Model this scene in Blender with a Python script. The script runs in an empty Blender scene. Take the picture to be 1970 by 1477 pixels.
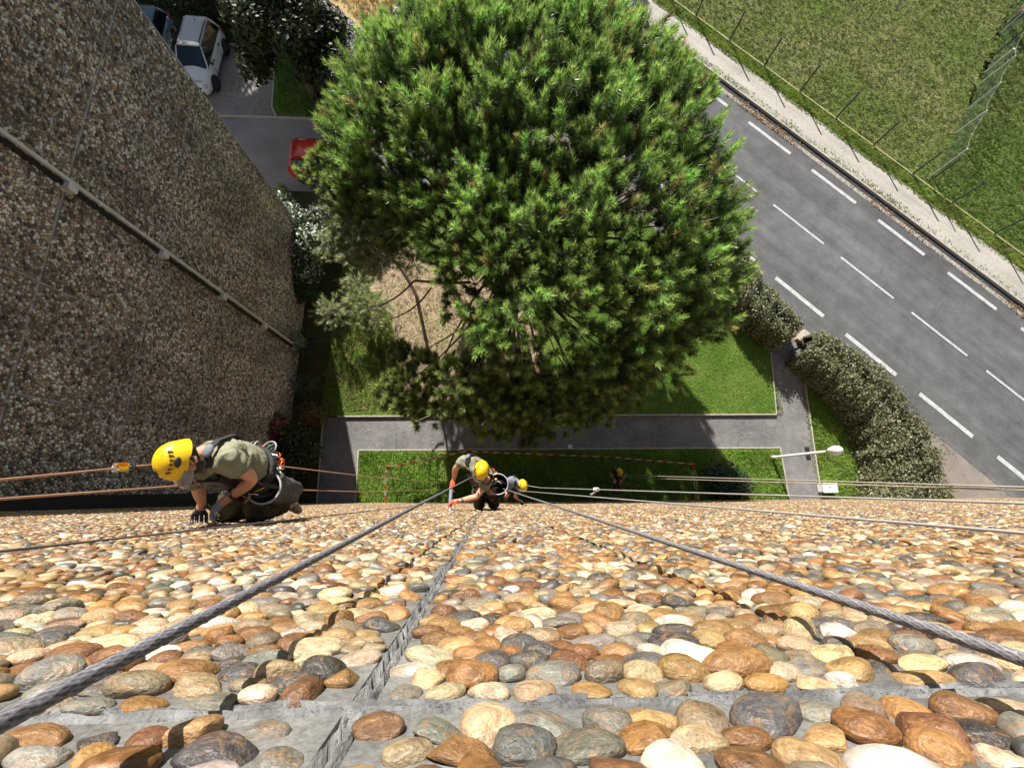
import bpy, bmesh, math, random
import numpy as np
from mathutils import Vector, Matrix

random.seed(7)
RNG = np.random.default_rng(7)
C = bpy.context.scene.collection
SC = bpy.context.scene
PI = math.pi

# ------------------------------------------------------------------ camera
H = 19.3                                   # lens height above the ground, metres
FPX, CX, CY = 820.319, 985.0, 738.5        # focal length and centre of the 1970 x 1477 frame
ROT = np.array([[0.9988261229898786, -0.006035829797345168, 0.04806188501989095],
                [-0.005509060912547131, 0.9716135797974899, 0.23650941165410042],
                [-0.04812511071020599, -0.23649655454522875, 0.9704397731994325]])
cam_data = bpy.data.cameras.new('camera')
cam_data.sensor_fit = 'HORIZONTAL'
cam_data.sensor_width = 36.0
cam_data.lens = 36.0 * FPX / 1970.0
cam_data.clip_start = 0.02
cam_data.clip_end = 2000
cam = bpy.data.objects.new('camera', cam_data)
C.objects.link(cam)
M = Matrix([list(r) for r in ROT.T]).to_4x4()
M.translation = (0, 0, H)
cam.matrix_world = M
SC.camera = cam

# ------------------------------------------------------------------ sky, sun, exposure
SUN = Vector((-0.27, 1.0, 0.57)).normalized()          # towards the sun
ELEV = math.asin(SUN.z)
AZ = math.atan2(SUN.x, SUN.y)
world = bpy.data.worlds.new('World')
SC.world = world
world.use_nodes = True
wn = world.node_tree.nodes
bg = wn['Background']
sky = wn.new('ShaderNodeTexSky')
sky.sky_type = 'NISHITA'
sky.sun_disc = False
sky.sun_elevation = ELEV
sky.sun_rotation = AZ
sky.air_density = 1.0
sky.dust_density = 1.0
world.node_tree.links.new(sky.outputs[0], bg.inputs[0])
bg.inputs[1].default_value = 0.05
sun_data = bpy.data.lights.new('sun', 'SUN')
sun_data.energy = 5.0
sun_data.angle = math.radians(0.5)
sun_data.color = (1.0, 0.955, 0.88)
sun = bpy.data.objects.new('sun', sun_data)
C.objects.link(sun)
sun.rotation_euler = SUN.to_track_quat('Z', 'Y').to_euler()
SC.view_settings.view_transform = 'Standard'
SC.view_settings.look = 'None'
SC.view_settings.gamma = 1
SC.view_settings.use_curve_mapping = False
SC.view_settings.exposure = 0.95
SC.cycles.max_bounces = 6
SC.cycles.transparent_max_bounces = 6
SC.cycles.sample_clamp_indirect = 6

# ------------------------------------------------------------------ survey helpers
def ray(px, py):
    r = ROT.T @ np.array([(px - CX) / FPX, -(py - CY) / FPX, -1.0])
    return r / -r[2]
def at_depth(px, py, dep):
    return Vector(ray(px, py) * dep + np.array([0, 0, H]))
def ground(px, py, z=0.0):
    return at_depth(px, py, H - z)
WA, WB = 0.19, 0.0215                      # the pebble wall leans by a degree
def wall_y(z):
    return -(WA + WB * (H - z))
def on_wall(px, py):
    r = ray(px, py)                        # Y = r1*dep = -(WA + WB*dep)
    return at_depth(px, py, -WA / (r[1] + WB))
XL = -8.9                                  # face of the left building
def on_left(px, py):
    return at_depth(px, py, XL / ray(px, py)[0])

# ------------------------------------------------------------------ object helpers
def tag(o, label=None, cat=None, group=None, kind=None):
    if label: o['label'] = label
    if cat: o['category'] = cat
    if group: o['group'] = group
    if kind: o['kind'] = kind
    return o
def empty(name, loc=(0, 0, 0), rz=0.0):
    o = bpy.data.objects.new(name, None)
    o.location = loc
    o.rotation_euler = (0, 0, rz)
    o.empty_display_size = 0.2
    C.objects.link(o)
    return o
def link(name, me, parent=None):
    o = bpy.data.objects.new(name, me)
    C.objects.link(o)
    if parent: o.parent = parent
    return o
def world_child(o, parent):
    """parent o, whose mesh is written in world coordinates, without moving it"""
    o.parent = parent
    o.location = -Vector(parent.location)
    return o
def np_mesh(name, V, T, mat, col=None, smooth=True):
    """V (n,3) vertices, T (m,k) faces with k = 3 or 4, col (n,3)"""
    V = np.ascontiguousarray(V, dtype=np.float32)
    T = np.ascontiguousarray(T, dtype=np.int32)
    me = bpy.data.meshes.new(name)
    me.vertices.add(len(V))
    me.vertices.foreach_set('co', V.ravel())
    k = T.shape[1]
    me.loops.add(T.size)
    me.loops.foreach_set('vertex_index', T.ravel())
    me.polygons.add(len(T))
    me.polygons.foreach_set('loop_start', np.arange(0, T.size, k, dtype=np.int32))
    me.polygons.foreach_set('loop_total', np.full(len(T), k, dtype=np.int32))
    me.polygons.foreach_set('use_smooth', np.full(len(T), smooth, dtype=bool))
    if col is not None:
        a = me.color_attributes.new('Col', 'FLOAT_COLOR', 'POINT')
        c4 = np.ones((len(V), 4), dtype=np.float32)
        c4[:, :3] = col
        a.data.foreach_set('color', c4.ravel())
    me.materials.append(mat)
    me.update(calc_edges=True)
    me.validate()
    return me

class Geo:
    """collects simple solids, then links them as ONE mesh object"""
    def __init__(self):
        self.v, self.f, self.m = [], [], []
    def add(self, vs, fs, mi=0):
        b = len(self.v)
        self.v += [tuple(p) for p in vs]
        for f in fs:
            self.f.append([b + i for i in f]); self.m.append(mi)
        return self
    def box(self, a, b, mi=0, mat=None):
        (x0, y0, z0), (x1, y1, z1) = a, b
        vs = [Vector(p) for p in ((x0,y0,z0),(x1,y0,z0),(x1,y1,z0),(x0,y1,z0),(x0,y0,z1),(x1,y0,z1),(x1,y1,z1),(x0,y1,z1))]
        if mat is not None: vs = [mat @ p for p in vs]
        return self.add(vs, [(0,3,2,1),(4,5,6,7),(0,1,5,4),(1,2,6,5),(2,3,7,6),(3,0,4,7)], mi)
    def tube(self, pts, r, n=8, mi=0, cap=True):
        pts = [Vector(p) for p in pts]
        rs = r if isinstance(r, (list, tuple)) else [r] * len(pts)
        vs, fs = [], []
        prev = None
        for i, p in enumerate(pts):
            d = (pts[min(i + 1, len(pts) - 1)] - pts[max(i - 1, 0)])
            d = d.normalized() if d.length > 1e-9 else Vector((0, 0, 1))
            if prev is None:
                a = d.orthogonal().normalized()
            else:
                a = (prev - d * prev.dot(d))
                a = a.normalized() if a.length > 1e-6 else d.orthogonal().normalized()
            prev = a
            b = d.cross(a)
            for k in range(n):
                t = 2 * PI * k / n
                vs.append(p + (a * math.cos(t) + b * math.sin(t)) * rs[i])
        for i in range(len(pts) - 1):
            for k in range(n):
                k2 = (k + 1) % n
                fs.append((i*n+k, i*n+k2, (i+1)*n+k2, (i+1)*n+k))
        if cap:
            fs.append(tuple(range(n))[::-1]); fs.append(tuple((len(pts)-1)*n + k for k in range(n)))
        return self.add(vs, fs, mi)
    def ell(self, c, rad, mat=None, nu=12, nv=8, mi=0, squash=None):
        c = Vector(c); vs, fs = [], []
        for j in range(nv + 1):
            ph = PI * j / nv
            for i in range(nu):
                th = 2 * PI * i / nu
                p = Vector((rad[0]*math.sin(ph)*math.cos(th), rad[1]*math.sin(ph)*math.sin(th), rad[2]*math.cos(ph)))
                if squash: p = squash(p)
                if mat is not None: p = mat @ p
                vs.append(c + p)
        for j in range(nv):
            for i in range(nu):
                i2 = (i + 1) % nu
                fs.append((j*nu+i, (j+1)*nu+i, (j+1)*nu+i2, j*nu+i2))
        return self.add(vs, fs, mi)
    def torus(self, c, R, r, mat=None, n=14, m=6, mi=0, sx=1.0):
        c = Vector(c); vs, fs = [], []
        for i in range(n):
            t = 2*PI*i/n
            for k in range(m):
                q = 2*PI*k/m
                p = Vector(((R + r*math.cos(q))*math.cos(t)*sx, (R + r*math.cos(q))*math.sin(t), r*math.sin(q)))
                if mat is not None: p = mat @ p
                vs.append(c + p)
        for i in range(n):
            for k in range(m):
                fs.append((i*m+k, ((i+1)%n)*m+k, ((i+1)%n)*m+(k+1)%m, i*m+(k+1)%m))
        return self.add(vs, fs, mi)
    def ribbon(self, pts, side, w, t=0.004, mi=0):
        """flat strap along pts, wide along side, thickness t"""
        pts = [Vector(p) for p in pts]; side = Vector(side).normalized()
        vs, fs = [], []
        for i, p in enumerate(pts):
            d = (pts[min(i+1, len(pts)-1)] - pts[max(i-1, 0)]).normalized()
            s = (side - d * side.dot(d)).normalized(); nrm = d.cross(s)
            for a, b in ((-1,-1),(1,-1),(1,1),(-1,1)):
                vs.append(p + s*w*.5*a + nrm*t*.5*b)
        for i in range(len(pts)-1):
            for k in range(4):
                fs.append((i*4+k, i*4+(k+1)%4, (i+1)*4+(k+1)%4, (i+1)*4+k))
        fs.append((3,2,1,0)); e = (len(pts)-1)*4; fs.append((e,e+1,e+2,e+3))
        return self.add(vs, fs, mi)
    def build(self, name, mats, parent=None, smooth=False, sub=0):
        me = bpy.data.meshes.new(name)
        me.from_pydata(self.v, [], self.f)
        for mt in (mats if isinstance(mats, (list, tuple)) else [mats]): me.materials.append(mt)
        me.polygons.foreach_set('material_index', self.m)
        if smooth: me.polygons.foreach_set('use_smooth', [True]*len(self.f))
        me.update()
        o = link(name, me)
        if sub:
            md = o.modifiers.new('s', 'SUBSURF'); md.levels = sub; md.render_levels = sub
            o = bake(o)
        if parent is not None: world_child(o, parent)
        return o

def bake(o):
    """replace an object's mesh by its evaluated mesh"""
    dg = bpy.context.evaluated_depsgraph_get()
    me = bpy.data.meshes.new_from_object(o.evaluated_get(dg))
    old = o.data
    o.modifiers.clear()
    o.data = me
    me.name = old.name
    bpy.data.meshes.remove(old)
    return o
def copy_tree(o, parent=None):
    c = o.copy(); C.objects.link(c)
    if parent: c.parent = parent
    for ch in list(o.children): copy_tree(ch, c)
    return c
def bezier(a, b, c, n=10):
    a, b, c = Vector(a), Vector(b), Vector(c)
    return [a*(1-t)**2 + b*2*t*(1-t) + c*t*t for t in [i/n for i in range(n+1)]]
def frame(z, y=(0, 1, 0)):
    z = Vector(z).normalized(); y = Vector(y)
    y = (y - z*y.dot(z)).normalized(); x = y.cross(z)
    return Matrix((x, y, z)).transposed()

# ------------------------------------------------------------------ materials
def mat(name, col=(.5,.5,.5), rough=.7, metal=0.0, spec=.5, noise=None, bump=None, coat=0.0, attr=False, transl=0.0, objcol=False, trans=0.0, streak=None, cracks=None):
    """noise: list of (scale, [(pos, colour)...], factor) layers mixed over the base; bump: (scale, strength, distance)"""
    m = bpy.data.materials.new(name)
    m.use_nodes = True
    nt = m.node_tree; N = nt.nodes; L = nt.links
    p = N['Principled BSDF']
    p.inputs['Base Color'].default_value = (*col, 1)
    p.inputs['Roughness'].default_value = rough
    p.inputs['Metallic'].default_value = metal
    p.inputs['Specular IOR Level'].default_value = spec
    p.inputs['Coat Weight'].default_value = coat
    if trans: p.inputs['Transmission Weight'].default_value = trans
    tc = N.new('ShaderNodeTexCoord')
    src = None
    if attr:
        a = N.new('ShaderNodeAttribute'); a.attribute_name = 'Col'; src = a.outputs['Color']
    if objcol:
        a = N.new('ShaderNodeObjectInfo'); src = a.outputs['Color']
    for i, (sc, stops, fac, *mode) in enumerate(noise or []):
        n = N.new('ShaderNodeTexNoise'); n.inputs['Scale'].default_value = sc; n.inputs['Detail'].default_value = 5
        n.inputs['Roughness'].default_value = .6
        L.new(tc.outputs['Object'], n.inputs['Vector'])
        r = N.new('ShaderNodeValToRGB')
        while len(r.color_ramp.elements) < len(stops): r.color_ramp.elements.new(.5)
        for e, (ps, c) in zip(r.color_ramp.elements, stops): e.position = ps; e.color = (*c, 1)
        L.new(n.outputs['Fac'], r.inputs[0])
        if src is None and not mode: src = r.outputs[0]; continue
        mx = N.new('ShaderNodeMix'); mx.data_type = 'RGBA'; mx.blend_type = mode[0] if mode else 'MIX'
        mx.inputs[0].default_value = fac
        if src is None: mx.inputs[6].default_value = (*col, 1)
        else: L.new(src, mx.inputs[6])
        L.new(r.outputs[0], mx.inputs[7])
        src = mx.outputs[2]
    if streak:                                            # (angle, across, along, dark, light): wear drawn out along the way people drive
        an, sa, sl, dk, lt = streak
        mp = N.new('ShaderNodeMapping'); mp.inputs['Rotation'].default_value = (0, 0, -an); mp.vector_type = 'POINT'
        mp2 = N.new('ShaderNodeMapping'); mp2.inputs['Scale'].default_value = (sl, sa, 1)
        L.new(tc.outputs['Object'], mp.inputs[0]); L.new(mp.outputs[0], mp2.inputs[0])
        n = N.new('ShaderNodeTexNoise'); n.inputs['Scale'].default_value = 1; n.inputs['Detail'].default_value = 6; n.inputs['Roughness'].default_value = .65
        L.new(mp2.outputs[0], n.inputs['Vector'])
        r = N.new('ShaderNodeValToRGB'); r.color_ramp.elements[0].position = .3; r.color_ramp.elements[1].position = .7
        r.color_ramp.elements[0].color = (dk, dk, dk, 1); r.color_ramp.elements[1].color = (lt, lt, lt, 1)
        L.new(n.outputs['Fac'], r.inputs[0])
        mx = N.new('ShaderNodeMix'); mx.data_type = 'RGBA'; mx.blend_type = 'MULTIPLY'; mx.inputs[0].default_value = 1
        L.new(src, mx.inputs[6]); L.new(r.outputs[0], mx.inputs[7]); src = mx.outputs[2]
    if cracks:                                            # (scale, width, strength)
        n = N.new('ShaderNodeTexNoise'); n.inputs['Scale'].default_value = cracks[0]*2.5; n.inputs['Detail'].default_value = 5
        L.new(tc.outputs['Object'], n.inputs['Vector'])
        ad = N.new('ShaderNodeMix'); ad.data_type = 'VECTOR'; ad.inputs[0].default_value = .28
        L.new(tc.outputs['Object'], ad.inputs[4]); L.new(n.outputs['Color'], ad.inputs[5])
        v = N.new('ShaderNodeTexVoronoi'); v.feature = 'DISTANCE_TO_EDGE'; v.inputs['Scale'].default_value = cracks[0]
        L.new(ad.outputs[1], v.inputs['Vector'])
        r = N.new('ShaderNodeValToRGB'); r.color_ramp.elements[0].position = 0; r.color_ramp.elements[1].position = cracks[1]
        k = 1 - cracks[2]; r.color_ramp.elements[0].color = (k, k, k, 1); r.color_ramp.elements[1].color = (1, 1, 1, 1)
        L.new(v.outputs['Distance'], r.inputs[0])
        n2 = N.new('ShaderNodeTexNoise'); n2.inputs['Scale'].default_value = cracks[0]*.6
        L.new(tc.outputs['Object'], n2.inputs['Vector'])
        r2 = N.new('ShaderNodeValToRGB'); r2.color_ramp.elements[0].position = .45; r2.color_ramp.elements[1].position = .6
        L.new(n2.outputs['Fac'], r2.inputs[0])
        mx = N.new('ShaderNodeMix'); mx.data_type = 'RGBA'; mx.blend_type = 'MULTIPLY'
        L.new(r2.outputs[0], mx.inputs[0]); L.new(src, mx.inputs[6]); L.new(r.outputs[0], mx.inputs[7]); src = mx.outputs[2]
    if src is not None: L.new(src, p.inputs['Base Color'])
    if bump:
        prev = None
        for sc, st, dist in (bump if isinstance(bump, list) else [bump]):
            n = N.new('ShaderNodeTexNoise'); n.inputs['Scale'].default_value = sc; n.inputs['Detail'].default_value = 6
            L.new(tc.outputs['Object'], n.inputs['Vector'])
            b = N.new('ShaderNodeBump'); b.inputs['Strength'].default_value = st; b.inputs['Distance'].default_value = dist
            L.new(n.outputs['Fac'], b.inputs['Height'])
            if prev: L.new(prev.outputs[0], b.inputs['Normal'])
            prev = b
        L.new(prev.outputs[0], p.inputs['Normal'])
    if transl:
        t = N.new('ShaderNodeBsdfTranslucent')
        if src is not None: L.new(src, t.inputs[0])
        else: t.inputs[0].default_value = (*col, 1)
        mx = N.new('ShaderNodeMixShader'); mx.inputs[0].default_value = transl
        L.new(p.outputs[0], mx.inputs[1]); L.new(t.outputs[0], mx.inputs[2])
        L.new(mx.outputs[0], N['Material Output'].inputs[0])
    return m
G3 = lambda g: (g, g, g)

def stone_mat(name, objcol):
    """river pebble: its own colour, cloudy patches, dark pits and thin pale veins"""
    m = bpy.data.materials.new(name); m.use_nodes = True
    nt = m.node_tree; N = nt.nodes; L = nt.links; p = N['Principled BSDF']
    tc = N.new('ShaderNodeTexCoord'); co = tc.outputs['Object']
    if objcol:
        oi = N.new('ShaderNodeObjectInfo'); src = oi.outputs['Color']
        ad = N.new('ShaderNodeVectorMath'); ad.operation = 'ADD'
        ml = N.new('ShaderNodeMath'); ml.operation = 'MULTIPLY'; ml.inputs[1].default_value = 37.0
        L.new(oi.outputs['Random'], ml.inputs[0])
        L.new(tc.outputs['Object'], ad.inputs[0]); L.new(ml.outputs[0], ad.inputs[1]); co = ad.outputs[0]
        scl = 1.0
    else:
        a = N.new('ShaderNodeAttribute'); a.attribute_name = 'Col'; src = a.outputs['Color']; scl = 28.0
    def noise(s, d=4, dist=0.0):
        n = N.new('ShaderNodeTexNoise'); n.inputs['Scale'].default_value = s*scl; n.inputs['Detail'].default_value = d
        n.inputs['Distortion'].default_value = dist; L.new(co, n.inputs['Vector']); return n
    def ramp(n, stops):
        r = N.new('ShaderNodeValToRGB')
        while len(r.color_ramp.elements) < len(stops): r.color_ramp.elements.new(.5)
        for e, (ps, c) in zip(r.color_ramp.elements, stops): e.position = ps; e.color = (*c, 1)
        L.new(n.outputs['Fac'], r.inputs[0]); return r
    def mix(a, b, mode, fac):
        x = N.new('ShaderNodeMix'); x.data_type = 'RGBA'; x.blend_type = mode
        if isinstance(fac, float): x.inputs[0].default_value = fac
        else: L.new(fac, x.inputs[0])
        L.new(a, x.inputs[6])
        if isinstance(b, tuple): x.inputs[7].default_value = (*b, 1)
        else: L.new(b, x.inputs[7])
        return x.outputs[2]
    s = mix(src, ramp(noise(1.3, 6, .6), [(.28, (.45,.36,.3)), (.5, (1,.97,.94)), (.72, (1.5,1.42,1.28))]).outputs[0], 'MULTIPLY', .85)
    s = mix(s, ramp(noise(7, 5), [(.3, G3(.55)), (.5, G3(1)), (.75, G3(1.25))]).outputs[0], 'MULTIPLY', .6)
    rust = ramp(noise(1.9, 3, 1.0), [(.52, G3(0)), (.68, G3(1))])
    s = mix(s, (.36, .17, .05), 'MIX', mul(N, L, rust.outputs[0], .4))
    pits = ramp(noise(16, 3), [(.27, G3(1)), (.36, G3(0))])
    s = mix(s, (.045, .03, .02), 'MIX', mul(N, L, pits.outputs[0], .8))
    vein = ramp(noise(1.6, 2, 2.2), [(.485, G3(0)), (.5, G3(1)), (.515, G3(0))])
    s = mix(s, (.6, .53, .42), 'MIX', mul(N, L, vein.outputs[0], .16))
    L.new(s, p.inputs['Base Color'])
    p.inputs['Roughness'].default_value = .45
    p.inputs['Specular IOR Level'].default_value = .5
    b1 = N.new('ShaderNodeBump'); b1.inputs['Strength'].default_value = .3; b1.inputs['Distance'].default_value = .09 if objcol else .004
    L.new(noise(5, 8).outputs['Fac'], b1.inputs['Height']); L.new(b1.outputs[0], p.inputs['Normal'])
    return m
def mul(N, L, sock, k):
    x = N.new('ShaderNodeMath'); x.operation = 'MULTIPLY'; x.inputs[1].default_value = k
    L.new(sock, x.inputs[0]); return x.outputs[0]

MT = {}
MT['stone'] = stone_mat('river_pebble', False)
MT['stone_obj'] = stone_mat('river_pebble_single', True)
MT['mortar'] = mat('mortar', rough=.95, spec=.2, noise=[(9, [(.25, G3(.1)), (.5, (.165,.162,.155)), (.75, (.25,.245,.235))], 1), (130, [(.3, G3(.5)), (.55, G3(1)), (.8, G3(1.15))], .7, 'MULTIPLY'), (1.4, [(.3, (.8,.78,.74)), (.7, G3(1.05))], 1, 'MULTIPLY')], bump=[(24, .8, .012), (190, .5, .003)])
MT['joint'] = mat('joint_filler', rough=.9, spec=.25, noise=[(16, [(.3, G3(.1)), (.5, G3(.19)), (.7, G3(.33))], 1), (90, [(.3, G3(.5)), (.7, G3(1.1))], .8, 'MULTIPLY')], bump=[(40, 1, .012), (160, .6, .004)])
MT['mortar_left'] = mat('panel_concrete', rough=.95, spec=.2, noise=[(3, [(.3, (.17,.155,.135)), (.7, (.27,.25,.22))], 1), (60, [(.3, G3(.6)), (.7, G3(1.1))], .6, 'MULTIPLY')], bump=(60, .5, .01))
MT['joint_left'] = mat('panel_joint', rough=.9, noise=[(3, [(.3, (.34,.33,.32)), (.5, (.46,.45,.44)), (.7, G3(.6))], 1)], bump=(50, .5, .01))
MT['dark_strip'] = mat('matte_black', (.02,.02,.022), .7)  # plain black for the box beside the cover strip and the corner
MT['pale_metal'] = mat('pale_coated_metal', (.8,.78,.75), .45, noise=[(6, [(.3, (.62,.6,.56)), (.7, (.84,.82,.79))], 1), (40, [(.3, G3(.7)), (.45, G3(1))], .6, 'MULTIPLY')])
MT['grass'] = mat('lawn_grass', rough=.95, spec=.15, noise=[(.5, [(.3, (.07,.14,.018)), (.5, (.105,.185,.028)), (.7, (.17,.22,.05))], 1), (14, [(.25, G3(.35)), (.5, G3(.95)), (.78, G3(1.6))], .9, 'MULTIPLY'), (70, [(.25, G3(.5)), (.5, G3(1)), (.75, G3(1.5))], .8, 'MULTIPLY')], bump=[(14, .9, .08), (60, .8, .03)])
MT['field'] = mat('field_grass', rough=.95, spec=.1, noise=[(.22, [(.3, (.085,.15,.025)), (.45, (.14,.18,.045)), (.6, (.2,.21,.08)), (.72, (.1,.17,.03))], 1), (1.6, [(.3, (.65,.7,.55)), (.5, G3(1)), (.7, (1.25,1.15,1.05))], .8, 'MULTIPLY'), (9, [(.28, G3(.4)), (.5, G3(1)), (.75, G3(1.45))], .9, 'MULTIPLY'), (40, [(.25, G3(.45)), (.5, G3(1)), (.75, G3(1.4))], .8, 'MULTIPLY')], bump=[(9, .9, .1), (45, .8, .03)])
MT['litter'] = mat('pine_needle_litter', rough=.95, spec=.1, noise=[(.7, [(.3, (.3,.29,.14)), (.5, (.44,.35,.23)), (.68, (.47,.34,.25))], 1), (11, [(.28, G3(.55)), (.5, G3(1)), (.75, G3(1.35))], .8, 'MULTIPLY'), (60, [(.25, G3(.5)), (.5, G3(1)), (.75, G3(1.5))], .9, 'MULTIPLY')], bump=[(16, .8, .05), (70, .7, .02)])
MT['dry'] = mat('dry_yellow_grass', rough=.95, spec=.1, noise=[(1.2, [(.3, (.4,.29,.12)), (.6, (.55,.42,.2)), (.75, (.5,.36,.12))], 1), (20, [(.28, G3(.6)), (.5, G3(1)), (.75, G3(1.3))], .8, 'MULTIPLY')], bump=(20, .7, .05))
MT['soil'] = mat('dark_soil', rough=.95, spec=.1, noise=[(1.2, [(.3, (.05,.055,.02)), (.6, (.09,.085,.035)), (.75, (.12,.09,.05))], 1), (15, [(.28, G3(.5)), (.5, G3(1)), (.75, G3(1.4))], .8, 'MULTIPLY')], bump=(15, .8, .06))  # dark earth tones, used for the base ground and shrub bed
MT['asphalt'] = mat('road_asphalt', rough=.9, spec=.3, noise=[(.12, [(.3, G3(.105)), (.5, G3(.13)), (.7, G3(.165))], 1), (1.3, [(.3, G3(.78)), (.7, G3(1.16))], 1, 'MULTIPLY'), (24, [(.28, G3(.5)), (.5, G3(1)), (.75, G3(1.45))], .8, 'MULTIPLY'), (70, [(.28, G3(.5)), (.5, G3(1)), (.75, G3(1.5))], .7, 'MULTIPLY')], bump=(80, .6, .01), streak=(math.atan2(-.6949, .7191), 1.1, .05, .72, 1.28), cracks=(.42, .006, .3))
MT['path'] = mat('path_asphalt', rough=.92, spec=.25, cracks=(.5, .008, .4), noise=[(.6, [(.3, (.15,.145,.15)), (.5, (.2,.195,.195)), (.7, (.26,.25,.25))], 1), (4, [(.3, G3(.8)), (.7, G3(1.12))], 1, 'MULTIPLY'), (70, [(.28, G3(.6)), (.5, G3(1)), (.78, G3(1.35))], .7, 'MULTIPLY')], bump=(80, .6, .01))
MT['bay'] = mat('parking_concrete', rough=.9, noise=[(.7, [(.3, (.2,.19,.18)), (.7, (.36,.33,.31))], 1), (5, [(.28, G3(.6)), (.5, G3(1)), (.7, G3(1.2))], .8, 'MULTIPLY'), (40, [(.3, G3(.7)), (.7, G3(1.2))], .7, 'MULTIPLY')], bump=(50, .5, .01))
MT['drive'] = mat('driveway_asphalt', rough=.9, noise=[(.5, [(.3, (.22,.21,.21)), (.7, (.34,.32,.32))], 1), (60, [(.3, G3(.7)), (.7, G3(1.25))], .7, 'MULTIPLY')], bump=(60, .5, .01))
MT['shoulder'] = mat('gravel_shoulder', rough=.95, noise=[(.8, [(.3, (.19,.165,.145)), (.7, (.3,.26,.23))], 1), (45, [(.28, G3(.55)), (.5, G3(1)), (.75, G3(1.4))], .8, 'MULTIPLY')], bump=(60, .7, .02))
MT['pave'] = mat('pale_pavement', rough=.9, streak=(math.atan2(-.6949, .7191), 3.0, .12, .82, 1.08), cracks=(.8, .012, .4), noise=[(.5, [(.3, (.43,.4,.335)), (.6, (.54,.5,.435)), (.75, (.48,.45,.43))], 1), (7, [(.3, G3(.85)), (.7, G3(1.07))], 1, 'MULTIPLY'), (50, [(.3, G3(.8)), (.7, G3(1.1))], .7, 'MULTIPLY')], bump=(50, .5, .01))
MT['kerb'] = mat('kerb_concrete', rough=.9, noise=[(3, [(.3, (.4,.37,.32)), (.7, (.58,.54,.47))], 1), (30, [(.3, G3(.75)), (.7, G3(1.1))], .8, 'MULTIPLY')], bump=(50, .5, .01))
MT['kerb_mossy'] = mat('mossy_kerb', rough=.95, noise=[(2, [(.3, (.3,.3,.12)), (.7, (.5,.47,.28))], 1), (30, [(.3, G3(.7)), (.7, G3(1.1))], .8, 'MULTIPLY')], bump=(50, .5, .01))
MT['gutter'] = mat('gutter_kerb_shadow', rough=.9, noise=[(2, [(.3, G3(.03)), (.6, G3(.06)), (.75, (.11,.09,.06))], 1), (30, [(.3, G3(.6)), (.7, G3(1.2))], .8, 'MULTIPLY')], bump=(50, .5, .01))  # near-black tone of the kerb's cast shadow, put into the colour
MT['gutter_pale'] = mat('gutter_concrete', rough=.9, noise=[(1.5, [(.3, (.33,.31,.28)), (.6, (.45,.42,.38))], 1), (9, [(.38, (.3,.24,.16)), (.5, G3(1))], .9, 'MULTIPLY')], bump=(50, .5, .01))
MT['paint'] = mat('road_paint', rough=.85, noise=[(3, [(.3, G3(.42)), (.6, G3(.66))], 1), (30, [(.36, G3(.4)), (.5, G3(1))], .8, 'MULTIPLY'), (90, [(.3, G3(.55)), (.5, G3(1))], .8, 'MULTIPLY')])
MT['needle'] = mat('pine_needles', rough=.38, spec=.6, attr=True, transl=.3)
MT['bark'] = mat('pine_bark', rough=.9, noise=[(6, [(.3, (.1,.07,.05)), (.7, (.24,.18,.14))], 1)], bump=(25, .9, .02))
MT['twig'] = mat('bare_twig', (.3,.25,.21), .85)
MT['leaf'] = mat('glossy_leaves', rough=.55, spec=.35, attr=True, transl=.2)
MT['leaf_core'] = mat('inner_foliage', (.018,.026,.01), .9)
MT['yellow'] = mat('yellow_helmet_shell', (.83,.54,.006), .38, coat=.15, noise=[(9, [(.35, (.76,.45,.004)), (.6, (.86,.57,.008))], 1), (38, [(.32, (.45,.4,.32)), (.42, G3(1))], .75, 'MULTIPLY')], bump=(70, .12, .003))
MT['black'] = mat('black_plastic', (.016,.016,.018), .45)
MT['blackcloth'] = mat('black_webbing', (.022,.022,.025), .8, bump=(300, .4, .002))
MT['greycloth'] = mat('grey_strap_pad', (.16,.17,.2), .8)
MT['visor'] = mat('grey_visor', (.2,.21,.24), .25, coat=.4)
MT['skin'] = mat('skin', (.62,.31,.2), .5, noise=[(25, [(.3, (.56,.26,.165)), (.7, (.66,.34,.22))], 1)], bump=(60, .12, .004))
MT['hair'] = mat('dark_hair', (.05,.032,.02), .8)
MT['olive'] = mat('olive_shirt', rough=.9, spec=.2, noise=[(8, [(.3, (.19,.19,.125)), (.7, (.29,.285,.2))], 1)], bump=[(11, .9, .03), (200, .3, .002)])
MT['khaki'] = mat('khaki_trousers', rough=.9, spec=.2, noise=[(8, [(.3, (.05,.042,.026)), (.7, (.11,.092,.06))], 1)], bump=[(14, .9, .03)])
MT['boot'] = mat('tan_boot', rough=.8, noise=[(14, [(.3, (.13,.1,.06)), (.7, (.28,.23,.15))], 1)], bump=(40, .5, .01))
MT['greyglove'] = mat('grey_glove', rough=.85, noise=[(20, [(.3, (.2,.2,.22)), (.7, (.36,.36,.38))], 1)], bump=(60, .4, .004))
MT['redglove'] = mat('red_glove', rough=.7, noise=[(20, [(.3, (.62,.06,.012)), (.7, (.8,.1,.025))], 1)], bump=(60, .4, .004))
MT['bluegrey'] = mat('blue_grey_shirt', rough=.9, noise=[(8, [(.3, (.13,.15,.2)), (.7, (.22,.25,.31))], 1)], bump=(11, .8, .03))
MT['darkshirt'] = mat('dark_shirt', (.05,.05,.075), .9)
MT['metal'] = mat('bare_metal', (.72,.72,.74), .25, metal=1.0)
MT['orange'] = mat('orange_anodised', (.75,.17,.03), .35, metal=.3)
MT['gold'] = mat('gold_anodised', (.5,.32,.09), .35, metal=.6)
MT['red'] = mat('red_plastic', (.6,.04,.02), .4)
MT['bag'] = mat('grey_bag_fabric', rough=.8, noise=[(10, [(.3, (.045,.044,.046)), (.7, (.085,.083,.088))], 1)], bump=[(9, .9, .04)])
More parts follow.
